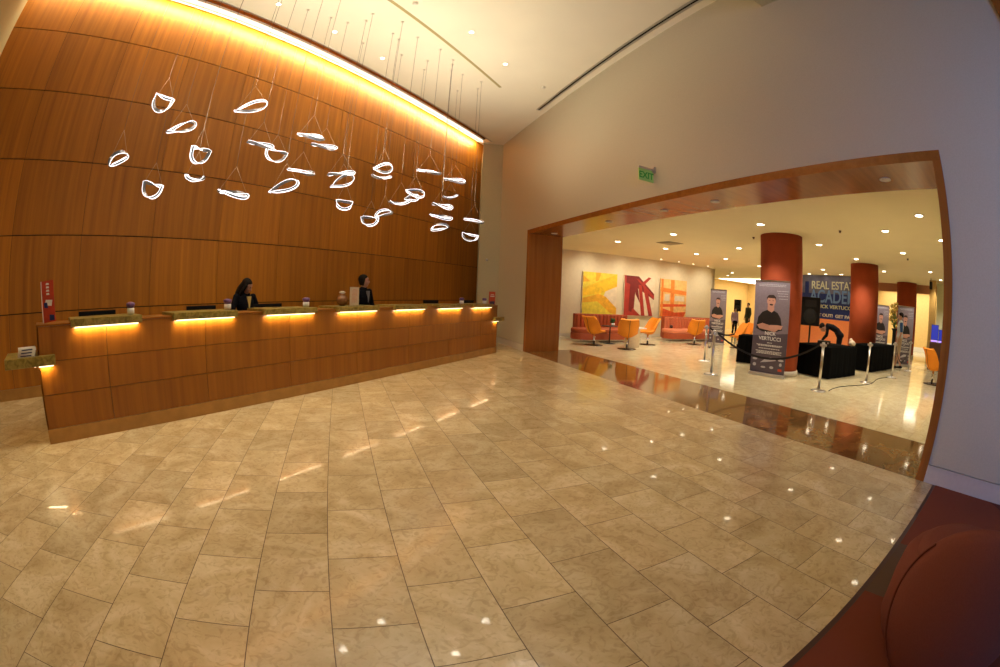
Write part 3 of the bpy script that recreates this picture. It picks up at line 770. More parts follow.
for k, (kind, px, py, Y, wp, hp, tilt) in enumerate(PX):
    d = pray(px, py); s = Y / d.y; p = Vector((0, 0, H)) + d * s
    dist = s
    wm = wp / FPX * dist / 2; hm = hp / FPX * dist / 2
    rzv = math.atan2(p.y, p.x) - PI / 2          # faces the middle of the lobby
    # image tilt -> real tilt: verticals lean in a fisheye, so compensate with the local up direction
    wig = random.uniform(-0.25, 0.25)
    t = thing('pendant_light', 'white %s, %s' % (LAB[kind], WHERE[k]), 'pendant light', p, rzv + wig * 0, 'sculptural loop pendants over the reception desk')
    # lean of the vertical direction in the picture at this point
    e = 0.2
    th = math.radians(tilt + LEAN[k])
    P0 = outline(kind)
    n = len(P0); hw = 0.020; tk = 0.006
    pts = []
    for (x, z, y) in P0:
        X = x * (wm - hw * 0.6); Z = z * (hm - hw * 0.6) * (1.0); Yd = y * wm * 0.9
        pts.append(Vector((X * math.cos(th) - Z * math.sin(th), Yd, X * math.sin(th) + Z * math.cos(th))))
    # ribbon with a slow twist
    mbr = MB(); vs = []; N = n
    for i in range(N):
        dd = (pts[(i + 1) % N] - pts[i - 1]).normalized()
        a = PI * 0.5 * math.sin(2 * PI * i / N + k)          # twist
        bn = Vector((0, 1, 0)); bn = (bn - dd * bn.dot(dd)).normalized(); nn = dd.cross(bn)
        q1 = (bn * math.cos(a) + nn * math.sin(a)); q2 = (nn * math.cos(a) - bn * math.sin(a))
        for (u_, v_) in ((-hw, -tk), (hw, -tk), (hw, tk), (-hw, tk)): vs.append(pts[i] + q1 * u_ + q2 * v_)
    fs = []
    for i in range(N):
        for j in range(4): fs.append((i * 4 + j, i * 4 + (j + 1) % 4, ((i + 1) % N) * 4 + (j + 1) % 4, ((i + 1) % N) * 4 + j))
    mbr.sm = False; mbr.add(vs, fs)
    o = mbr.build('loop_frame', [M['ribbon']], t)
    # light strips along both outer faces of the ribbon
    ml = MB(); vs = []
    for i in range(N):
        dd = (pts[(i + 1) % N] - pts[i - 1]).normalized()
        a = PI * 0.5 * math.sin(2 * PI * i / N + k)
        bn = Vector((0, 1, 0)); bn = (bn - dd * bn.dot(dd)).normalized(); nn = dd.cross(bn)
        q1 = (bn * math.cos(a) + nn * math.sin(a)); q2 = (nn * math.cos(a) - bn * math.sin(a))
        for (u_, v_) in ((-hw * 1.02, -tk * 0.7), (-hw * 1.02 - 0.006, -tk * 0.7), (-hw * 1.02 - 0.006, tk * 0.7), (-hw * 1.02, tk * 0.7)): vs.append(pts[i] + q1 * u_ + q2 * v_)
        for (u_, v_) in ((hw * 0.1, tk * 1.0), (hw * 0.9, tk * 1.0), (hw * 0.9, tk * 1.6), (hw * 0.1, tk * 1.6)): vs.append(pts[i] + q1 * u_ + q2 * v_)
    fs = []
    for i in range(N):
        for b0 in (0, 4):
            for j in range(4): fs.append((i * 8 + b0 + j, i * 8 + b0 + (j + 1) % 4, ((i + 1) % N) * 8 + b0 + (j + 1) % 4, ((i + 1) % N) * 8 + b0 + j))
    ml.add(vs, fs); ml.build('light_strip', [M['led']], t)
    if k % 2 == 0: spot('pendant_uplight_fill', p + Vector((0.0, -0.30, 0.10)), 46, (1.0, 0.90, 0.72), 165, 1.0, 0.10, direction=(0, -0.15, 1))  # upward spot added beside every second pendant to brighten the ceiling
    # suspension: two strings to an apex, then one cable to the ceiling
    li = min(range(N), key=lambda i: pts[i].x); ri = max(range(N), key=lambda i: pts[i].x)
    apex = Vector((0.0, 0, 0.34))
    MB().tube([pts[li], apex], 0.002, 5).tube([pts[ri], apex], 0.002, 5).build('suspension_string', M['wire'], t)
    MB().tube([apex, (0, 0, HC - p.z)], 0.003, 5).build('cable', M['seamwire'], t)
    MB().lathe([(0.03, HC - p.z), (0.03, HC - p.z - 0.015), (0.012, HC - p.z - 0.03)], 12).build('ceiling_cup', M['trimring'], t)

# ------------------------------------------------------------------ gallery columns
for k, (v, u, lab) in enumerate([(9.35, 5.79, 'nearest terracotta round column, behind the large portrait banner'), (15.0, 5.46, 'second terracotta round column, behind the black draped tables'), (21.3, 5.22, 'farthest terracotta round column')]):
    t = thing('round_column', lab, 'column', G(v, u, 0), 0, 'terracotta columns of the gallery')
    r = 0.56
    MB().lathe([(r, 0.12), (r, HL + 0.02)], 48).build('shaft', M['red_col'], t)
    MB().lathe([(r + 0.03, 0), (r + 0.03, 0.10), (r + 0.012, 0.125)], 48).build('base_ring', M['base'], t)


# ------------------------------------------------------------------ banners
def banner(label, pL, pR, h, detail=1):
    L = G(*pL); R = G(*pR); d = R - L; wdt = d.length; rz = math.atan2(d.y, d.x)
    t = thing('rollup_banner', label, 'banner', (L + R) / 2, rz, 'portrait banners on roll-up stands')
    x = wdt / 2
    pn = MB().box(-x, x, -0.004, 0.0, 0.06, h).build('printed_panel', M['banner_bg'], t)
    MB().box(-x - 0.01, x + 0.01, -0.07, 0.09, 0.0, 0.075).build('base_housing', M['chrome2'], t, bevel=0.01)
    MB().box(-x - 0.005, x + 0.005, -0.012, 0.012, h, h + 0.03).build('top_rail', M['metal'], t)
    MB().tube([(0, 0.03, 0.06), (0, 0.03, h)], 0.012).build('support_pole', M['metal'], t)

    def sh(pts, m, y, nm='printed_shape'):
        return MB().slab_xz([(p[0] * wdt, p[1] * h) for p in pts], -0.004 - y, -0.004).build(nm, m, pn)
    sh([(-0.5, 0.03), (0.5, 0.03), (0.5, 0.47), (-0.5, 0.42)], M['banner_dark'], 0.0006)
    # portrait : shirt, neck, head, hair, arms
    sh([(-0.42, 0.50), (-0.38, 0.62), (-0.27, 0.675), (-0.10, 0.705), (0.02, 0.705), (0.18, 0.675), (0.27, 0.62), (0.33, 0.50), (0.1, 0.47), (-0.25, 0.47)], M['print_black'], 0.0010)
    sh([(-0.12, 0.70), (0.0, 0.675), (0.07, 0.70), (0.07, 0.77), (-0.12, 0.77)], M['print_skin'], 0.0014)
    hd = [(-0.02 + 0.125 * math.cos(a), 0.795 + 0.052 * math.sin(a)) for a in [2 * PI * i / 18 for i in range(18)]]
    sh(hd, M['print_skin'], 0.0018)
    sh([(-0.15, 0.80), (-0.15, 0.835), (-0.09, 0.86), (0.04, 0.862), (0.11, 0.838), (0.11, 0.80), (0.085, 0.825), (-0.12, 0.828)], M['print_hair'], 0.0022)
    sh([(-0.07, 0.762), (-0.02, 0.766), (0.04, 0.762), (0.03, 0.752), (-0.02, 0.748), (-0.06, 0.752)], M['print_hair'], 0.0022)
    for ex in (-0.07, 0.03): sh([(ex - 0.02, 0.798), (ex + 0.02, 0.798), (ex + 0.02, 0.803), (ex - 0.02, 0.803)], M['print_hair'], 0.0024)
    sh([(-0.40, 0.535), (-0.33, 0.50), (0.12, 0.475), (0.20, 0.495), (0.22, 0.52), (0.1, 0.53), (-0.25, 0.56)], M['print_skin'], 0.0018)
    sh([(0.34, 0.545), (0.30, 0.505), (0.0, 0.50), (-0.06, 0.52), (-0.02, 0.545), (0.18, 0.55)], M['print_skin2'], 0.0022)
    # heading words and the small lines
    if detail:
        text_mesh('printed_name', 'NICK', 0.115, (0, -0.0075, h * 0.437), (PI / 2, 0, 0), M['print_white'], pn, 0.0006, sx=1.05, bold=0.002)
        text_mesh('printed_name', 'VERTUCCI', 0.115, (0, -0.0075, h * 0.382), (PI / 2, 0, 0), M['print_white'], pn, 0.0006, sx=1.08, bold=0.002)
    else:
        text_mesh('printed_name', 'NICK\nVERTUCCI', 0.10, (0, -0.0075, h * 0.42), (PI / 2, 0, 0), M['print_white'], pn, 0.0006, sx=1.05, bold=0.002)
    mb = MB()
    for (z0, hw2) in [(0.352, 0.07), (0.328, 0.37), (0.318, 0.33), (0.29, 0.30), (0.262, 0.38), (0.25, 0.32), (0.238, 0.36)]:
        xx = -hw2
        while xx < hw2:
            l = random.uniform(0.03, 0.07); mb.slab_xz([(xx * wdt, z0 * h), (min(hw2, xx + l) * wdt, z0 * h), (min(hw2, xx + l) * wdt, (z0 + 0.007) * h), (xx * wdt, (z0 + 0.007) * h)], -0.0058, -0.0045); xx += l + 0.015
    mb.build('printed_lines', M['print_white'], pn)
    mb = MB()
    for (z0, hw2, x0) in [(0.965, 0.40, 0.0), (0.95, 0.38, 0.0), (0.90, 0.16, 0.3), (0.875, 0.14, 0.3), (0.85, 0.15, 0.3), (0.82, 0.12, 0.32)]:
        xx = -hw2
        while xx < hw2:
            l = random.uniform(0.02, 0.05); mb.slab_xz([((x0 + xx) * wdt, z0 * h), ((x0 + min(hw2, xx + l)) * wdt, z0 * h), ((x0 + min(hw2, xx + l)) * wdt, (z0 + 0.006) * h), ((x0 + xx) * wdt, (z0 + 0.006) * h)], -0.0058, -0.0045); xx += l + 0.012
    mb.build('printed_lines', M['print_grey'], pn)
    # sponsor marks
    mb = MB()
    for (cx, cz, a, b_) in [(-0.38, 0.175, 0.07, 0.012), (-0.38, 0.115, 0.05, 0.018), (-0.12, 0.095, 0.07, 0.01), (0.12, 0.10, 0.06, 0.014), (0.37, 0.185, 0.08, 0.012), (0.37, 0.14, 0.04, 0.018)]:
        mb.slab_xz([((cx + a * math.cos(q)) * wdt, (cz + b_ * math.sin(q)) * h) for q in [2 * PI * i / 12 for i in range(12)]], -0.0058, -0.0045)
    mb.slab_xz([(-0.22 * wdt, 0.14 * h), (0.0, 0.155 * h), (0.22 * wdt, 0.175 * h), (0.25 * wdt, 0.20 * h), (0.05 * wdt, 0.205 * h), (-0.1 * wdt, 0.18 * h)], -0.0058, -0.0045)
    mb.build('sponsor_marks', M['print_grey'], pn)
    sh([(0.31, 0.07), (0.42, 0.07), (0.42, 0.095), (0.31, 0.095)], M['redprint'], 0.0018, 'red_mark')
    return t


M['lilac'] = flat('lilac_shirt', (0.35, 0.25, 0.40), 0.8)
M['banner_bg'] = flat('banner_print', (0.20, 0.16, 0.19), 0.45, noise=0.10)
M['banner_dark'] = flat('banner_print_dark', (0.085, 0.065, 0.085), 0.45, noise=0.1)
M['print_black'] = flat('print_black', (0.012, 0.010, 0.010), 0.45, noise=0)
M['print_skin'] = flat('print_skin', (0.50, 0.25, 0.18), 0.45, noise=0.05)
M['print_skin2'] = flat('print_skin_light', (0.55, 0.29, 0.21), 0.45, noise=0.05)
M['print_hair'] = flat('print_hair', (0.03, 0.015, 0.01), 0.45, noise=0)
M['print_white'] = flat('print_white', (0.70, 0.68, 0.64), 0.45, noise=0)
M['print_grey'] = flat('print_grey', (0.46, 0.44, 0.47), 0.45, noise=0)

banner('large portrait banner in front of the nearest terracotta column', (8.50, 6.03, 0), (8.73, 5.15, 0), 2.14)
banner('smaller looking portrait banner at the far end of the art wall behind orange chairs', (13.1, 11.55, 0), (13.45, 10.98, 0), 2.12, 0)
banner('portrait banner partly hidden by the second terracotta column', (17.2, 5.75, 0), (17.5, 5.12, 0), 2.06, 0)
banner('portrait banner standing before the third column beside the man in shorts', (16.3, 4.36, 0), (16.7, 3.74, 0), 2.06, 0)

# ------------------------------------------------------------------ blue sign wall
SB = (18.95, 10.45); SR = (19.05, 6.2)
L = G(SB[0], SB[1]); R = G(SR[0], SR[1]); d = R - L; wd = d.length; rz = math.atan2(d.y, d.x)
t = thing('event_backdrop', 'blue event backdrop with pale lettering and an orange lower panel behind the columns', 'backdrop', L, rz)
M['sign_blue'] = flat('sign_blue', (0.015, 0.035, 0.22), 0.85, noise=0.2)
M['sign_grey'] = flat('sign_grey_blue', (0.14, 0.15, 0.27), 0.85, noise=0.25, scale=3)
M['sign_letter'] = flat('sign_letter', (0.62, 0.66, 0.55), 0.85, noise=0)
M['sign_letter2'] = flat('sign_letter_blue', (0.16, 0.30, 0.70), 0.85, noise=0)
M['sign_orange'] = flat('sign_orange', (0.85, 0.28, 0.10), 0.85, noise=0.05)
up = MB().box(0, wd, 0, 0.06, 2.45, HL - 0.02).build('upper_panel', M['sign_grey'], t)
lo = MB().box(0, wd, 0, 0.06, 1.32, 2.45).build('blue_panel', M['sign_blue'], t)
orp = MB().box(0, wd, -0.01, 0.06, 0.0, 1.32).build('orange_panel', M['sign_orange'], t)
text_mesh('lettering', 'REAL ESTATE', 0.50, (0.55, -0.012, 2.66), (PI / 2, 0, 0), M['sign_letter'], up, 0.01, 'LEFT', sx=0.90, bold=0.006)
text_mesh('lettering', 'ACADEMY', 0.80, (0.48, -0.012, 2.06), (PI / 2, 0, 0), M['sign_letter2'], lo, 0.01, 'LEFT', sx=0.80, bold=0.012)
text_mesh('lettering', 'BY NICK VERTUCCI', 0.22, (0.50, -0.012, 1.80), (PI / 2, 0, 0), M['sign_letter'], lo, 0.01, 'LEFT', sx=1.25, bold=0.004)
text_mesh('lettering', 'GET OUT!  GET PAID!', 0.19, (0.72, -0.012, 1.42), (PI / 2, 0, 0), M['print_white'], lo, 0.01, 'LEFT', sx=1.30, bold=0.006)
MB().box(0.18, 0.40, -0.01, 0, 2.35, 2.98).build('tower_mark', M['sign_blue'], t)

# ------------------------------------------------------------------ seating


def shell(prof, wid, curl, th, mat, name, parent, bevel=0.0, nx=14):
    """upholstered shell: profile (y,z), half widths and forward curl; thickened"""
    # resample the profile smoothly
    def cr(P, t_):
        n = len(P) - 1; f = t_ * n; i = min(int(f), n - 1); q = f - i
        p0, p1, p2, p3 = P[max(i - 1, 0)], P[i], P[i + 1], P[min(i + 2, n)]
        if not isinstance(p1, tuple): p0, p1, p2, p3 = (p0,), (p1,), (p2,), (p3,)
        r = [0.5 * (2 * b + (c - a) * q + (2 * a - 5 * b + 4 * c - d_) * q * q + (3 * b - a - 3 * c + d_) * q ** 3) for a, b, c, d_ in zip(p0, p1, p2, p3)]
        return r if len(r) > 1 else r[0]
    NY = 22; g = []
    for j in range(NY + 1):
        tt = j / NY; y, z = cr(prof, tt); wv = cr(wid, tt); cv = cr(curl, tt)
        y2, z2 = cr(prof, min(1, tt + 0.01)); y1, z1 = cr(prof, max(0, tt - 0.01)); dn = Vector((y2 - y1, z2 - z1)).normalized(); nrm = Vector((-dn.y, dn.x))
        row = []
        for i in range(nx + 1):
            s = -1 + 2 * i / nx; lift = cv * abs(s) ** 2.2
            row.append((s * wv, y + nrm.x * lift, z + nrm.y * lift))
        g.append(row)
    me_v = [p for row in g for p in row]; fs = []
    for j in range(NY):
        for i in range(nx):
            a = j * (nx + 1) + i; fs.append((a, a + 1, a + nx + 2, a + nx + 1))
    me = bpy.data.meshes.new(name); me.from_pydata(me_v, [], fs)
    ob = bpy.data.objects.new(name, me); COL.objects.link(ob)
    s1 = ob.modifiers.new('s', 'SOLIDIFY'); s1.thickness = th; s1.offset = 0
    b1 = ob.modifiers.new('b', 'BEVEL'); b1.width = th * 0.35; b1.segments = 3
    dg = bpy.context.evaluated_depsgraph_get(); m2 = bpy.data.meshes.new_from_object(ob.evaluated_get(dg)); m2.name = name
    bpy.data.objects.remove(ob)
    m2.materials.clear(); m2.materials.append(mat)
    for p in m2.polygons: p.use_smooth = True
    o = bpy.data.objects.new(name, m2); COL.objects.link(o); o.parent = parent
    return o


def swivel_chair(label, loc, rz):
    t = thing('swivel_chair', label, 'chair', loc, rz, 'orange swivel lounge chairs')
    prof = [(-0.30, 0.43), (-0.20, 0.435), (0.0, 0.38), (0.17, 0.40), (0.27, 0.55), (0.33, 0.75), (0.40, 0.92)]
    shell(prof, [0.16, 0.27, 0.30, 0.30, 0.31, 0.31, 0.27], [0.02, 0.05, 0.12, 0.20, 0.20, 0.14, 0.05], 0.055, M['orange'], 'shell', t)
    MB().tube([(0, 0.205, 0.37), (0, 0.315, 0.55), (0, 0.375, 0.75), (0, 0.432, 0.90)], 0.006, 6).build('seam_piping', M['brown'], t)
    MB().tube([(0, 0.02, 0.02), (0, 0.02, 0.37)], 0.032, 12).build('stem', M['chrome'], t)
    MB().lathe([(0.30, 0), (0.30, 0.012), (0.06, 0.022), (0.04, 0.03)], 32, c=(0, 0.02, 0)).build('base_disc', M['dark_metal'], t)
    return t


M['dark_metal'] = flat('dark_steel', (0.09, 0.08, 0.07), 0.25, 0.9, noise=0)


def facing(v, u):   # rz so that local -y faces gallery direction (v,u)
    g_ = G(v, u); return math.atan2(g_.y, g_.x) + PI / 2


swivel_chair('orange swivel chair seen from the side, before the rust banquette, leftmost of all', G(7.72, 11.72), facing(1.0, 0.25))
swivel_chair('orange swivel chair with its back to the lobby beside the cream pedestal table', G(8.24, 10.66), facing(0.55, 1.0))
swivel_chair('orange swivel chair on the far side of the cream table, facing left', G(9.88, 11.62), facing(-1.0, 0.15))
swivel_chair('orange swivel chair in front of the coral banquette', G(12.15, 11.45), facing(0.5, 1.0))
swivel_chair('orange swivel chair under the far portrait banner, left of two', G(13.3, 10.2), facing(-0.9, 0.5))
swivel_chair('orange swivel chair under the far portrait banner, right of two', G(14.1, 10.4), facing(-1.0, 0.3))
swivel_chair('single orange swivel chair at the far right edge of the opening', G(12.9, 2.02), facing(0.9, -0.8))


def banquette(label, v0, v1, mback, mseat):
    L_ = v1 - v0
    t = thing('banquette', label, 'banquette', G(v0, 13.5), -A, 'curved banquettes along the art wall')
    # plan: rounded ends; local x along v, y along u (0 = back, negative = front)
    seat = []
    for i in range(13): a = PI / 2 + PI * i / 12; seat.append((0.45 + 0.45 * math.cos(a), -0.62 + 0.45 * math.sin(a)))
    for i in range(13): a = -PI / 2 + PI * i / 12; seat.append((L_ - 0.45 + 0.45 * math.cos(a), -0.62 + 0.45 * math.sin(a)))
    MB().prism(seat, 0.08, 0.30).build('seat_base', mseat, t, bevel=0.02)
    MB().prism([(p[0], p[1]) for p in seat], 0.30, 0.45).build('seat_cushion', mback, t, bevel=0.04, segs=3)
    mb = MB(); n = int((L_ - 0.5) / 0.16)
    for i in range(n):
        x0 = 0.42 + i * (L_ - 0.5) / n; x1 = 0.42 + (i + 1) * (L_ - 0.5) / n - 0.012
        mb.prism([(x0, -0.16), (x0 + 0.03, -0.20), (x1 - 0.03, -0.20), (x1, -0.16), (x1, 0.0), (x0, 0.0)], 0.40, 0.90)
    mb.build('tufted_back', mback, t, bevel=0.02)
    MB().box(0.38, L_ - 0.06, -0.12, 0.05, 0.08, 0.93).build('back_frame', mseat, t, bevel=0.02)
    for x in (0.3, L_ * 0.5, L_ - 0.3):
        MB().tube([(x, -0.8, 0), (x, -0.8, 0.09)], 0.02, 8).build('foot', M['chrome'], t)
    return t


banquette('long rust banquette with channel tufted back under the yellow painting', 7.55, 10.35, M['banq'], M['banq'])
banquette('coral banquette with lighter back, right of the rust one', 11.85, 15.3, M['banq2'], M['banq'])
tag(MB().lathe([(0.0, 0), (0.12, 0.02), (0.14, 0.10), (0.02, 0.14)], 14, sy=0.5).xform(Matrix.Rotation(0.2, 4, 'Z')).build('throw_pillow', M['brown'], loc=G(12.45, 13.12, 0.46)), 'dark patterned pillow on the coral banquette', 'pillow')

t = thing('pedestal_table', 'cream pedestal side table between orange chairs', 'table', G(8.72, 11.0), -A)
MB().box(-0.22, 0.22, -0.12, 0.12, 0, 0.60).build('pedestal', flat('cream_laminate', (0.66, 0.52, 0.32), 0.4), t, bevel=0.004)
MB().box(-0.30, 0.42, -0.2, 0.30, 0.60, 0.635).build('table_top', M['white'], t, bevel=0.006)
t = thing('cafe_table', 'small dark legged table with a plant before the rust banquette', 'table', G(8.55, 12.05), -A)
MB().tube([(0, 0, 0.02), (0, 0, 0.58)], 0.02, 10).build('leg', M['black'], t)
MB().lathe([(0.22, 0), (0.22, 0.012), (0.02, 0.022)], 24).build('foot', M['black'], t)
MB().lathe([(0.30, 0.58), (0.30, 0.60)], 28).build('table_top', M['brown'], t)
t = thing('potted_plant', 'small green plant in a white pot on the dark legged table', 'plant', G(8.62, 12.0, 0.601), 0)
MB().lathe([(0.05, 0), (0.07, 0.09), (0.055, 0.09)], 16).build('pot', M['white'], t)
mb = MB()
for i in range(26):
    a = random.uniform(0, 2 * PI); r = random.uniform(0.05, 0.13); z = random.uniform(0.12, 0.26)
    x, y = r * math.cos(a), r * math.sin(a)
    mb.tube([(x * 0.2, y * 0.2, 0.08), (x * 0.7, y * 0.7, z), (x, y, z - 0.02)], 0.01, 5, rr=[0.004, 0.018, 0.003])
mb.build('leaves', M['greenleaf'], t)

# ------------------------------------------------------------------ queue stanchions and belts


def stanchion(loc, label, rz=0.0):
    t = thing('queue_stanchion', label, 'stanchion', loc, rz, 'steel queue stanchions')
    MB().lathe([(0.17, 0), (0.17, 0.012), (0.14, 0.022), (0.04, 0.035), (0.03, 0.045)], 28).build('base', M['metal'], t)
    MB().lathe([(0.030, 0.04), (0.030, 0.88)], 16).build('post', M['metal'], t)
    MB().lathe([(0.036, 0.86), (0.038, 0.875), (0.038, 0.955), (0.026, 0.968)], 16).build('belt_head', M['chrome2'], t)
    for k in range(4):
        a = k * PI / 2; MB().box(0.03, 0.075, -0.022, 0.022, 0.885, 0.93).xform(Matrix.Rotation(a, 4, 'Z')).build('belt_clip', M['chrome2'], t)
    return t


STN = [((8.93, 7.96), 'stanchion farthest left, behind its neighbour'), ((7.37, 6.32), 'stanchion left of the large portrait banner'), ((8.23, 3.91), 'stanchion in front of the near black draped table, nearest the viewer'),
       ((10.66, 3.61), 'stanchion before the gap between the black draped tables'), ((12.63, 3.40), 'stanchion at the right end of the far black table'), ((15.2, 3.45), 'farthest right stanchion, by the third banner')]
for (v, u), lab in STN: stanchion(G(v, u), lab, -A)


def belt(a, b, z0, z1, sag, label, w_=0.045, n=18):
    P = G(a[0], a[1], z0); Q = G(b[0], b[1], z1); d = (Q - P); hd = Vector((d.x, d.y, 0)).normalized()
    P = P + hd * 0.085; Q = Q - hd * 0.085
    ob = MB(); nrm = Vector((-hd.y, hd.x, 0)) * 0.002; vs = []
    for i in range(n + 1):
        s = i / n; c = P.lerp(Q, s); c.z -= sag * 4 * s * (1 - s)
        for zz in (-w_ / 2, w_ / 2):
            for sg in (-1, 1): vs.append(c - P + nrm * sg + Vector((0, 0, zz)))
    fs = []
    for i in range(n):
        k = i * 4
        fs += [(k, k + 4, k + 6, k + 2), (k + 1, k + 3, k + 7, k + 5), (k, k + 1, k + 5, k + 4), (k + 2, k + 6, k + 7, k + 3)]
    ob.add(vs, fs)
    return tag(ob.build('queue_belt', M['rope'], loc=P), label, 'belt', 'black queue belts')


belt(STN[0][0], STN[1][0], 0.905, 0.905, 0.42, 'black belt sagging in a deep loop between the two left stanchions')
belt(STN[1][0], STN[2][0], 0.905, 0.905, 0.40, 'black belt sagging across the front of the large portrait banner')
belt(STN[4][0], STN[5][0], 0.905, 0.905, 0.55, 'black belt hanging in a deep loop between the two far right stanchions')
belt(STN[0][0], (9.72, 7.45), 0.905, 0.78, 0.10, 'black belt from the farthest left stanchion to the left draped table')
mb = MB(); pts = []
for i in range(30):
    s = i / 29; g_ = G(8.45 + 4.0 * s, 3.75 + 0.12 * math.sin(s * 9) - 0.3 * s, 0.008); pts.append(g_)
mb.tube([p - pts[0] for p in pts], 0.008, 6)
tag(mb.build('floor_cable', M['black'], loc=pts[0]), 'thin black cable lying on the gallery floor before the draped tables', 'cable')


# ------------------------------------------------------------------ draped tables


def draped(label, a, b, dpth, h=0.75):
    """a,b (v,u) near corners left->right; cloth falls to the floor"""
    P = G(*a); Q = G(*b); d = Q - P; L_ = d.length; rz = math.atan2(d.y, d.x)
    t = thing('folding_table', label, 'table', P, rz, 'black draped tables')
    MB().box(0.02, L_ - 0.02, 0.02, dpth - 0.02, h - 0.03, h).build('table_top', M['black'], t)
    for (x, y) in ((0.1, 0.1), (L_ - 0.1, 0.1), (0.1, dpth - 0.1), (L_ - 0.1, dpth - 0.1)): MB().tube([(x, y, 0), (x, y, h - 0.03)], 0.015, 8).build('leg', M['metal'], t)
    # cloth
    n = 120; per = []
    cor = [(0, 0), (L_, 0), (L_, dpth), (0, dpth)]; tot = 2 * (L_ + dpth)
    for i in range(n):
        s = tot * i / n
        for k in range(4):
            p0 = cor[k]; p1 = cor[(k + 1) % 4]; l = math.hypot(p1[0] - p0[0], p1[1] - p0[1])
            if s <= l: per.append((p0[0] + (p1[0] - p0[0]) * s / l, p0[1] + (p1[1] - p0[1]) * s / l)); break
            s -= l
    cx, cy = L_ / 2, dpth / 2; mb = MB(); mb.sm = True; vs = []
    for lv, zz, amp in ((0, h + 0.006, 0), (1, h - 0.02, 0.012), (2, h * 0.5, 0.03), (3, 0.015, 0.05)):
        for i, (x, y) in enumerate(per):
            f = amp * (0.6 + 0.5 * math.sin(i * 1.3) * math.sin(i * 0.37 + 1)); r = math.hypot(x - cx, y - cy)
            vs.append((x + (x - cx) / r * f, y + (y - cy) / r * f, zz))
    fs = [[i for i in range(n)]]
    for l in range(3):
        for i in range(n): fs.append((l * n + i, (l + 1) * n + i, (l + 1) * n + (i + 1) % n, l * n + (i + 1) % n))
    mb.add(vs, fs)
    c = mb.build('tablecloth', M['blackcloth'], t)
    return t


draped('long black draped table in front of the second column, nearest the viewer', (9.96, 4.50), (11.5, 4.34), 1.1)
draped('far black draped table right of the gap beside the stanchions', (12.9, 4.25), (15.1, 4.07), 0.76)
draped('black draped table half hidden by the large portrait banner', (9.85, 7.50), (10.15, 6.80), 0.80)
# bits on the tables
tag(MB().ellip((0, 0, 0.08), 0.13, 0.10, 0.08).ellip((0.07, 0.02, 0.14), 0.06, 0.06, 0.06).build('paper_bag', M['cream'], loc=G(11.36, 4.44, 0.757)), 'crumpled pale bag at the right end of the near black table', 'bag')
t = thing('equipment_box', 'black equipment case on the near black table', 'case', G(10.6, 5.0, 0.757), -A)
MB().box(-0.25, 0.15, -0.12, 0.12, 0, 0.10).build('case_body', M['black'], t, bevel=0.01)
MB().box(-0.1, 0.0, -0.135, -0.12, 0.03, 0.07).build('handle', M['metal'], t)


def speaker(label, loc, rz, z, wd, hh, dd=0.4):
    t = thing('loudspeaker', label, 'loudspeaker', loc, rz)
    MB().box(-wd / 2, wd / 2, -dd / 2, dd / 2, z, z + hh).build('cabinet', M['black'], t, bevel=0.02)
    MB().lathe([(wd * 0.36, 0), (wd * 0.36, 0.01), (wd * 0.1, 0.02)], 24).xform(Matrix.Translation((0, -dd / 2, z + hh * 0.33)) @ Matrix.Rotation(PI / 2, 4, 'X')).build('woofer', M['rope'], t)
    MB().box(-wd * 0.3, wd * 0.3, -dd / 2 - 0.01, -dd / 2, z + hh * 0.66, z + hh * 0.9).build('horn', M['rope'], t)
    MB().tube([(0, 0, 0.35), (0, 0, z)], 0.03, 12).build('pole', M['black'], t)
    for k in range(3):
        a = k * 2 * PI / 3 + 0.5; MB().tube([(0, 0, 0.65), (0.42 * math.cos(a), 0.42 * math.sin(a), 0.015)], 0.014, 8).build('tripod_leg', M['black'], t)
    return t


speaker('tall black loudspeaker on a stand left of the blue backdrop lettering', G(12.45, 6.49), -A - PI / 2 + 0.45, 1.14, 0.64, 0.85)
speaker('small black loudspeaker on a stand at the far end of the gallery', G(21.5, 16.6), -A - PI / 2 + 0.5, 1.27, 0.42, 0.70)
# kiosk and screens at the right
t = thing('media_console', 'dark brown cabinet at the far right behind the single orange chair', 'cabinet', G(17.6, 2.70), -A - PI / 2)
MB().box(-0.35, 0.35, -0.3, 0.3, 0, 0.95).build('cabinet_body', M['brown'], t, bevel=0.01)
MB().box(-0.33, 0.33, -0.315, -0.30, 0.05, 0.9).build('door', M['brown'], t, bevel=0.005)
for k, (dx, z, lab) in enumerate([(-0.18, 0.98, 'left blue lit screen on the dark brown cabinet'), (0.18, 0.98, 'right blue lit screen on the dark brown cabinet')]):
    q = thing('display_screen', lab, 'screen', G(17.55, 2.70 - dx, 0.951), -A - PI / 2 + 0.2 * k, 'screens on the brown cabinet')
    MB().box(-0.17, 0.17, 0.0, 0.03, 0.08, 0.62 - 0.15 * k).build('housing', M['black'], q)
    MB().box(-0.16, 0.16, -0.004, 0.0, 0.09, 0.61 - 0.15 * k).build('panel', emit('screen_blue', (0.02, 0.04, 0.5), 0.7, 0.01), q)
    MB().box(-0.15, 0.15, -0.05, -0.01, 0.02, 0.07).build('purple_lamp', emit('violet_glow', (0.45, 0.25, 1.0), 1.6, 0.1), q)
    MB().box(-0.1, 0.1, -0.04, 0.08, 0, 0.02).build('foot', M['black'], q)
struct(MB().box(20.5, 20.9, 1.6, 3.34, 0, HL).build('wall_pale_pillar', flat('pale_green_wall', (0.60, 0.62, 0.42), 0.7), rot=GR))
struct(MB().box(19.2, 19.5, 3.2, 3.52, 0, HL).build('trim_10', flat('bronze_post', (0.36, 0.22, 0.06), 0.5), rot=GR))
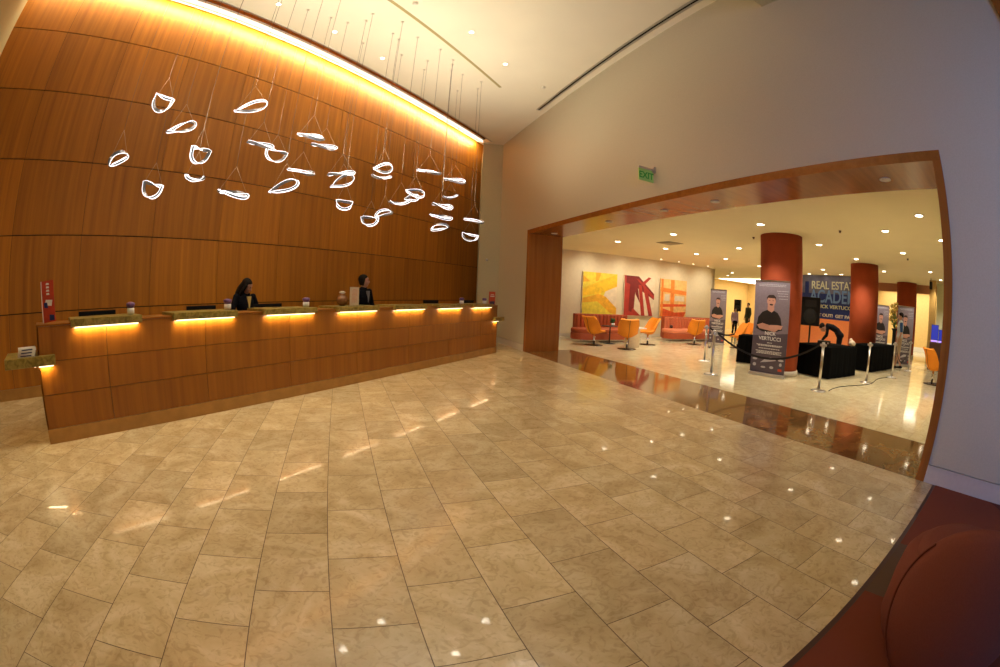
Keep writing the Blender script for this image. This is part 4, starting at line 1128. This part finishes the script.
# gold floral sculpture
t = thing('gold_sculpture', 'gold flower arrangement on a dark stand between two banners', 'sculpture', G(18.2, 5.0), 0)
MB().lathe([(0.2, 0), (0.2, 0.05), (0.09, 0.08), (0.09, 1.15), (0.16, 1.25)], 20).build('stand', M['black'], t)
mb = MB()
for i in range(60):
    a = random.uniform(0, 2 * PI); r = random.uniform(0.05, 0.42); z = 1.25 + random.uniform(0.1, 1.0)
    mb.ellip((r * math.cos(a), r * math.sin(a), z), 0.07, 0.07, 0.045, 8, 5)
mb.build('flower_heads', M['gold'], t)
mb = MB()
for i in range(24):
    a = random.uniform(0, 2 * PI); r = random.uniform(0.1, 0.45); z = 1.3 + random.uniform(0.1, 0.9)
    mb.tube([(0, 0, 1.2), (r * 0.5 * math.cos(a), r * 0.5 * math.sin(a), z * 0.9), (r * math.cos(a), r * math.sin(a), z)], 0.01, 5)
mb.build('stems', M['greenleaf'], t)

# ------------------------------------------------------------------ near armchair with round back
# ------------------------------------------------------------------ near tub armchair, seen from behind
t = thing('tub_armchair', 'dusty rose round backed tub armchair on the patterned carpet, nearest the viewer', 'armchair', G(1.98, -0.22), -A)
mb = MB(); mb.lathe([(0.30, 0.0), (0.34, 0.02), (0.39, 0.10), (0.405, 0.30), (0.395, 0.40), (0.36, 0.445), (0.20, 0.46)], 48)
mb.build('seat_base', M['maroon'], t).location = (0.30, 0.06, 0.03)
MB().lathe([(0.33, 0.0), (0.35, 0.03), (0.35, 0.07), (0.30, 0.10), (0.10, 0.115)], 40).build('seat_cushion', M['maroon'], t).location = (0.28, 0.03, 0.44)
# round back pad: a thick disc, edge rounded, gently bowed, leaning a little
nR, nA = 12, 64; vs = []; fs = []
RB = 0.415


def bow(x): return 0.10 * (x / RB) ** 2


rings = [(0.02, -0.062), (0.15, -0.059), (0.25, -0.051), (0.32, -0.040), (0.37, -0.026), (0.40, -0.010), (0.413, 0.008), (0.412, 0.03), (0.395, 0.055), (0.34, 0.07), (0.15, 0.075), (0.02, 0.075)]
mb = MB(); mb.sm = True
for r, d_ in rings:
    for i in range(nA):
        a = 2 * PI * i / nA; x = r * math.cos(a); z = r * math.sin(a) * 1.0
        vs.append((d_ + bow(x) + 0.05 * (z / RB) * -1 * 0.6, x, z))
for j in range(len(rings) - 1):
    for i in range(nA): fs.append((j * nA + i, j * nA + (i + 1) % nA, (j + 1) * nA + (i + 1) % nA, (j + 1) * nA + i))
fs.append(list(range(nA))); fs.append([(len(rings) - 1) * nA + i for i in range(nA)])
mb.add(vs, fs); o = mb.build('round_back', M['maroon'], t); o.location = (-0.20, -0.05, 0.43)
mb = MB(); mb.tube([(0.0 + bow(0.413 * math.cos(a)) - 0.03 * math.sin(a), 0.414 * math.cos(a), 0.414 * math.sin(a)) for a in [math.radians(40 - 5 * i) for i in range(26)]], 0.006, 6)
mb.build('piping', M['maroon2'], t).location = (-0.20, -0.05, 0.43)
for k in range(4):
    a = PI / 4 + k * PI / 2; MB().tube([(0.30 + 0.24 * math.cos(a), 0.05 + 0.24 * math.sin(a), 0), (0.30 + 0.24 * math.cos(a), 0.05 + 0.24 * math.sin(a), 0.04)], 0.02, 10).build('foot', M['black'], t)

# ------------------------------------------------------------------ people


def cap(mb, p, q, r0, r1, n=12):
    p = Vector(p); q = Vector(q); P = []; R = []
    for k in range(4): a = PI / 2 * (k + 0.35) / 4.35; P.append(p - (q - p).normalized() * r0 * math.cos(a)); R.append(r0 * math.sin(a))
    for k in range(5): s = k / 4; P.append(p.lerp(q, s)); R.append(r0 + (r1 - r0) * s)
    for k in range(4): a = PI / 2 * (1 - (k + 1) / 4.6); P.append(q + (q - p).normalized() * r1 * math.cos(a)); R.append(max(0.002, r1 * math.sin(a)))
    mb.tube(P, 0, n, rr=R)


def loft(mb, rings, n=20):
    """rings: (centre, half width, half depth)"""
    o = mb.sm; mb.sm = True; vs = []
    for c, a_, b_ in rings:
        for i in range(n):
            q = 2 * PI * i / n; vs.append((c[0] + a_ * math.cos(q), c[1] + b_ * math.sin(q), c[2]))
    fs = []
    for j in range(len(rings) - 1):
        for i in range(n): fs.append((j * n + i, j * n + (i + 1) % n, (j + 1) * n + (i + 1) % n, (j + 1) * n + i))
    fs.append(list(range(n))[::-1]); fs.append([(len(rings) - 1) * n + i for i in range(n)])
    mb.add(vs, fs); mb.sm = o


def fuse(mb, name, mat, parent, voxel=0.012, smooth=2):
    me = bpy.data.meshes.new(name); me.from_pydata(mb.v, [], mb.f); me.update()
    bm = bmesh.new(); bm.from_mesh(me); bmesh.ops.recalc_face_normals(bm, faces=bm.faces); bm.to_mesh(me); bm.free()
    ob = bpy.data.objects.new(name, me); COL.objects.link(ob)
    r = ob.modifiers.new('r', 'REMESH'); r.mode = 'VOXEL'; r.voxel_size = voxel
    s = ob.modifiers.new('s', 'SMOOTH'); s.iterations = smooth; s.factor = 0.5
    dg = bpy.context.evaluated_depsgraph_get(); m2 = bpy.data.meshes.new_from_object(ob.evaluated_get(dg)); m2.name = name
    bpy.data.objects.remove(ob); m2.materials.clear(); m2.materials.append(mat)
    for p in m2.polygons: p.use_smooth = True
    o = bpy.data.objects.new(name, m2); COL.objects.link(o); o.parent = parent
    return o


def lerp(a, b, s): return tuple(a[i] + (b[i] - a[i]) * s for i in range(3))


def person(label, loc, rz, J, S=1.0, top='suit', bottom='suit', shirt=None, hair='long', sleeve=1.0, leg=1.0, skirt=False, sex='f', voxel=0.011, hand_vox=None, headrot=(0, 0, 0), sleeve_mat=None):
    t = thing('person', label, 'person', loc, rz); t.scale = (S, S, S)
    w_ = 1.02 if sex == 'f' else 1.08
    pel, wst, chs, nk, hd = [Vector(J[k]) for k in ('pelvis', 'waist', 'chest', 'neck', 'head')]
    up = (nk - pel)

    def torso(mb, inf):
        for p, a_, b_, in ((pel, 0.165, 0.115), (wst, 0.130, 0.095), (chs, 0.165, 0.110)): pass
        # chain of flattened ellipsoids along the spine, widest at chest and hips
        pts = [pel.lerp(wst, s / 4) for s in range(4)] + [wst.lerp(chs, s / 4) for s in range(4)] + [chs.lerp(nk, s / 4) for s in range(4)]
        wid = [0.170, 0.165, 0.150, 0.138, 0.132, 0.136, 0.146, 0.156, 0.165, 0.165, 0.150, 0.105]
        dep = [0.120, 0.118, 0.108, 0.098, 0.095, 0.100, 0.108, 0.115, 0.115, 0.105, 0.090, 0.070]
        for p, a_, b_ in zip(pts, wid, dep): mb.ellip(p, a_ * w_ + inf, b_ + inf, 0.075 + inf * 0.6, 14, 8)
    body = MB(); torso(body, -0.006)
    cap(body, nk - Vector((0, 0, 0.04)), hd - Vector((0, 0, 0.06)), 0.052, 0.048)
    # head with a face, built around the origin then turned
    hb = MB()
    hb.ellip((0, 0.008, 0.028), 0.076, 0.096, 0.092, 18, 12)       # cranium
    hb.ellip((0, -0.022, -0.045), 0.055, 0.068, 0.068, 16, 10)     # jaw
    hb.ellip((0, -0.055, -0.088), 0.026, 0.026, 0.022, 10, 6)      # chin
    hb.tube([(0, -0.088, 0.012), (0, -0.108, -0.028), (0, -0.092, -0.036)], 0.01, 8, rr=[0.008, 0.013, 0.010])
    for s in (-1, 1): hb.ellip((s * 0.076, 0.006, -0.008), 0.010, 0.020, 0.032, 8, 6); hb.ellip((s * 0.036, -0.062, -0.028), 0.024, 0.022, 0.02, 8, 6)
    hb.ellip((0, -0.084, -0.060), 0.022, 0.010, 0.008, 8, 6)
    Mh = Matrix.Translation(hd) @ Euler(headrot).to_matrix().to_4x4()
    hb.xform(Mh); body.add(hb.v, hb.f)
    arms = []
    for s, K in ((-1, 'L'), (1, 'R')):
        sh, el, wr = Vector(J['sh' + K]), Vector(J['el' + K]), Vector(J['wr' + K]); arms.append((sh, el, wr))
        cap(body, sh, el, 0.046, 0.037); cap(body, el, wr, 0.038, 0.026)
        # hand
        d = Vector(J.get('hd' + K, tuple((wr - el).normalized()))).normalized()
        side = d.cross(Vector((0, 0, 1)));
        if side.length < 0.2: side = Vector((0, 1, 0)).cross(d)
        side.normalize(); pn = side.cross(d).normalized(); palm = wr + d * 0.05
        hm = MB(); hm.ellip((0, 0, 0), 0.040, 0.016, 0.050, 12, 8)
        R_ = Matrix((side, pn, d)).transposed().to_4x4(); hm.xform(Matrix.Translation(palm) @ R_); body.add(hm.v, hm.f)
        for f, (off, ln) in enumerate(((-0.030, 0.068), (-0.010, 0.078), (0.011, 0.072), (0.031, 0.056))):
            b0 = palm + side * off + d * 0.035; b1 = b0 + d * ln * 0.5 + side * off * 0.15 - pn * 0.006; b2 = b1 + d * ln * 0.4 - pn * 0.022
            body.tube([b0, b0.lerp(b1, 0.5), b1, b2], 0, 7, rr=[0.0095, 0.0092, 0.0088, 0.0070])
        th0 = palm - side * 0.03 * s * (1 if K == 'L' else 1) - d * 0.02
        body.tube([th0, th0 - side * s * 0.022 + d * 0.025, th0 - side * s * 0.026 + d * 0.058 - pn * 0.008], 0, 7, rr=[0.012, 0.011, 0.008])
    legs = []
    for s, K in ((-1, 'L'), (1, 'R')):
        hp, kn, an = Vector(J['hp' + K]), Vector(J['kn' + K]), Vector(J['an' + K]); legs.append((hp, kn, an))
        cap(body, hp, kn, 0.078, 0.052); cap(body, kn, an, 0.053, 0.034)
        body.ellip((kn.lerp(an, 0.25).x, kn.lerp(an, 0.25).y + 0.015, kn.lerp(an, 0.25).z), 0.045, 0.05, 0.09, 10, 8)
    fuse(body, 'body', M['skin'], t, 0.010)
    # clothing shells follow the same skeleton
    m = MB(); torso(m, 0.014)
    for sh, el, wr in arms:
        m.ellip(sh, 0.060, 0.062, 0.060, 12, 8)
        if sleeve_mat is None:
            cap(m, sh, el, 0.058, 0.048)
            if sleeve > 0.6: cap(m, el, el.lerp(wr, 0.92), 0.048, 0.038)
        else:
            mm = MB(); cap(mm, sh + (el - sh) * 0.05, sh.lerp(el, 0.85), 0.062, 0.056); fuse(mm, 'sleeve', sleeve_mat, t, 0.012)
    fuse(m, 'jacket' if sleeve > 0.6 else 'shirt', M[top], t, 0.012)
    if shirt:
        mm = MB(); c = chs + Vector((0, 0, 0.03))
        mm.add([(c.x - 0.045, c.y - 0.128, c.z + 0.10), (c.x + 0.045, c.y - 0.128, c.z + 0.10), (c.x, c.y - 0.136, c.z - 0.12), (c.x - 0.045, c.y - 0.10, c.z + 0.10), (c.x + 0.045, c.y - 0.10, c.z + 0.10), (c.x, c.y - 0.11, c.z - 0.12)],
               [(0, 2, 1), (3, 4, 5), (0, 1, 4, 3), (1, 2, 5, 4), (2, 0, 3, 5)])
        mm.build('shirt_front', M[shirt], t)
    m = MB()
    m.ellip(pel, 0.18 * w_, 0.135, 0.10, 16, 8)
    for hp, kn, an in legs:
        if leg > 0.7: cap(m, hp, kn, 0.098, 0.070); cap(m, kn, kn.lerp(an, 0.95), 0.070, 0.056)
        else: cap(m, hp, hp.lerp(kn, 0.95), 0.100, 0.080)
    fuse(m, 'trousers' if leg > 0.7 else 'shorts', M[bottom], t, 0.013)
    for k, (hp, kn, an) in enumerate(legs):
        m = MB(); f = Vector(J.get('toe', (0, -1, 0))).normalized()
        cap(m, an + Vector((0, 0, -0.045)) - f * 0.04, an + Vector((0, 0, -0.058)) + f * 0.14, 0.042, 0.030); m.ellip(an + Vector((0, 0, -0.02)), 0.042, 0.045, 0.04)
        fuse(m, 'shoe', M['black'], t, 0.011)
    hb = MB()
    hb.ellip((0, 0.022, 0.042), 0.086, 0.102, 0.092, 18, 12)
    if hair == 'long':
        hb.ellip((0, 0.055, -0.02), 0.082, 0.062, 0.10, 16, 10)
        for s in (-1, 1): hb.tube([(s * 0.072, -0.015, 0.03), (s * 0.086, 0.0, -0.06), (s * 0.085, 0.01, -0.15), (s * 0.075, 0.0, -0.22)], 0, 10, rr=[0.03, 0.034, 0.034, 0.014])
        hb.tube([(0, 0.06, 0.0), (0, 0.085, -0.10), (0, 0.085, -0.20), (0, 0.08, -0.26)], 0, 12, rr=[0.07, 0.075, 0.07, 0.03])
    elif hair == 'bob':
        hb.ellip((0, 0.05, -0.01), 0.080, 0.06, 0.08, 16, 10)
        for s in (-1, 1): hb.tube([(s * 0.072, -0.005, 0.03), (s * 0.082, 0.005, -0.04), (s * 0.078, 0.012, -0.10)], 0, 10, rr=[0.024, 0.026, 0.012])
    cutp = MB(); hb.xform(Mh)
    # keep the face clear: drop hair vertices in front of the brow by pushing them back
    inv = Mh.inverted()
    for i, p in enumerate(hb.v):
        q = inv @ Vector(p)
        if q.y < -0.035 and q.z < 0.062 and abs(q.x) < 0.066: q.y = -0.035
        hb.v[i] = tuple(Mh @ q)
    fuse(hb, 'hair', M['hair'], t, 0.009)
    for s in (-1, 1):
        e = MB(); e.ellip((s * 0.030, -0.083, 0.004), 0.013, 0.006, 0.006, 8, 6); e.xform(Mh); e.build('eye', M['black'], t)
        e = MB(); e.tube([(s * 0.016, -0.090, 0.022), (s * 0.032, -0.088, 0.027), (s * 0.048, -0.078, 0.022)], 0.003, 5); e.xform(Mh); e.build('eyebrow', M['hair'], t)
    e = MB(); e.ellip((0, -0.092, -0.060), 0.021, 0.006, 0.006, 8, 6); e.xform(Mh); e.build('mouth', M['redprint'], t)
    return t


def stand(**kw):
    J = dict(pelvis=(0, 0, 0.96), waist=(0, 0.0, 1.10), chest=(0, 0.0, 1.28), neck=(0, 0.012, 1.46), head=(0, -0.01, 1.60),
             shL=(-0.175, 0.01, 1.41), elL=(-0.22, 0.03, 1.12), wrL=(-0.21, -0.06, 0.88), shR=(0.175, 0.01, 1.41), elR=(0.22, 0.03, 1.12), wrR=(0.21, -0.06, 0.88),
             hpL=(-0.09, 0, 0.90), knL=(-0.10, -0.01, 0.49), anL=(-0.10, 0.02, 0.09), hpR=(0.09, 0, 0.90), knR=(0.10, -0.01, 0.49), anR=(0.10, 0.02, 0.09))
    J.update(kw); return J


# woman looking down at her work behind the third slab
person('long haired woman in dark jacket and yellow top looking down behind the desk', (3.64, 6.48, 0), 0.15,
       stand(shL=(-0.19, 0.01, 1.40), shR=(0.19, 0.01, 1.40), elL=(-0.32, -0.02, 1.13), wrL=(-0.16, -0.27, 1.04), elR=(0.32, -0.02, 1.13), wrR=(0.16, -0.27, 1.04), head=(0.0, -0.05, 1.575), hdL=(0.1, -1, 0), hdR=(-0.1, -1, 0)),
       S=0.99, top='suit', bottom='suit', shirt='shirt_y', hair='long', headrot=(0.50, 0, 0.45))
# woman standing, looking to the right of the picture
person('woman in a black suit with grey blouse standing behind the desk looking to the side', (6.45, 6.38, 0), 0.10,
       stand(shL=(-0.19, 0.01, 1.40), shR=(0.19, 0.01, 1.40), elL=(-0.29, 0.0, 1.14), wrL=(-0.12, -0.20, 1.02), elR=(0.29, 0.0, 1.14), wrR=(0.12, -0.20, 1.02), hdL=(0.5, -1, 0), hdR=(-0.5, -1, 0)),
       S=1.06, top='suit', bottom='suit', shirt='shirt_g', hair='bob', headrot=(0.0, 0, 0.50))
# man bending over the black table
person('man in black bending over the near black draped table', G(11.98, 5.2), facing(-0.45, 0.95),
       dict(pelvis=(0, 0.06, 0.97), waist=(0, -0.05, 1.10), chest=(0, -0.22, 1.18), neck=(0, -0.40, 1.20), head=(0, -0.51, 1.14),
            shL=(-0.18, -0.35, 1.19), elL=(-0.20, -0.37, 0.95), wrL=(-0.12, -0.50, 0.80), shR=(0.18, -0.35, 1.19), elR=(0.20, -0.37, 0.95), wrR=(0.12, -0.50, 0.80),
            hdL=(0.2, -1, -0.1), hdR=(-0.2, -1, -0.1),
            hpL=(-0.09, 0.06, 0.92), knL=(-0.10, 0.03, 0.50), anL=(-0.10, 0.06, 0.09), hpR=(0.09, 0.06, 0.92), knR=(0.10, 0.03, 0.50), anR=(0.10, 0.06, 0.09)),
       S=1.0, top='suit', bottom='suit', hair='short', sex='m', sleeve=1.0, headrot=(1.1, 0, 0))
# man in shorts seen from the side by the far stanchions
person('man in a pale shirt with blue sleeves and khaki shorts standing beside the third banner', G(15.45, 4.0), facing(-0.35, 0.9),
       stand(anL=(-0.10, 0.14, 0.09), anR=(0.10, -0.10, 0.09)), S=1.06, top='shirt_w', bottom='khaki', hair='short', sex='m', sleeve=0.4, leg=0.5, sleeve_mat=M['blue'], headrot=(0.15, 0, 0))
# distant visitors
person('distant man in a dark green suit near the small loudspeaker', G(21.5, 15.75), facing(-1, 0.2), stand(), S=1.05, top='greensuit', bottom='greensuit', hair='short', sex='m')
person('distant man in black near the far yellow wall', G(21.5, 14.6), facing(-1, -0.6), stand(elL=(-0.26, -0.05, 1.15), wrL=(-0.05, -0.2, 1.2), elR=(0.26, -0.05, 1.15), wrR=(0.05, -0.2, 1.25)), S=1.02, top='suit', bottom='suit', hair='short', sex='m')
person('distant person in a lilac shirt just right of the far portrait banner', G(18.0, 14.05), facing(-0.5, -1), stand(), S=0.85, top='lilac', bottom='suit', hair='bob', sex='f')
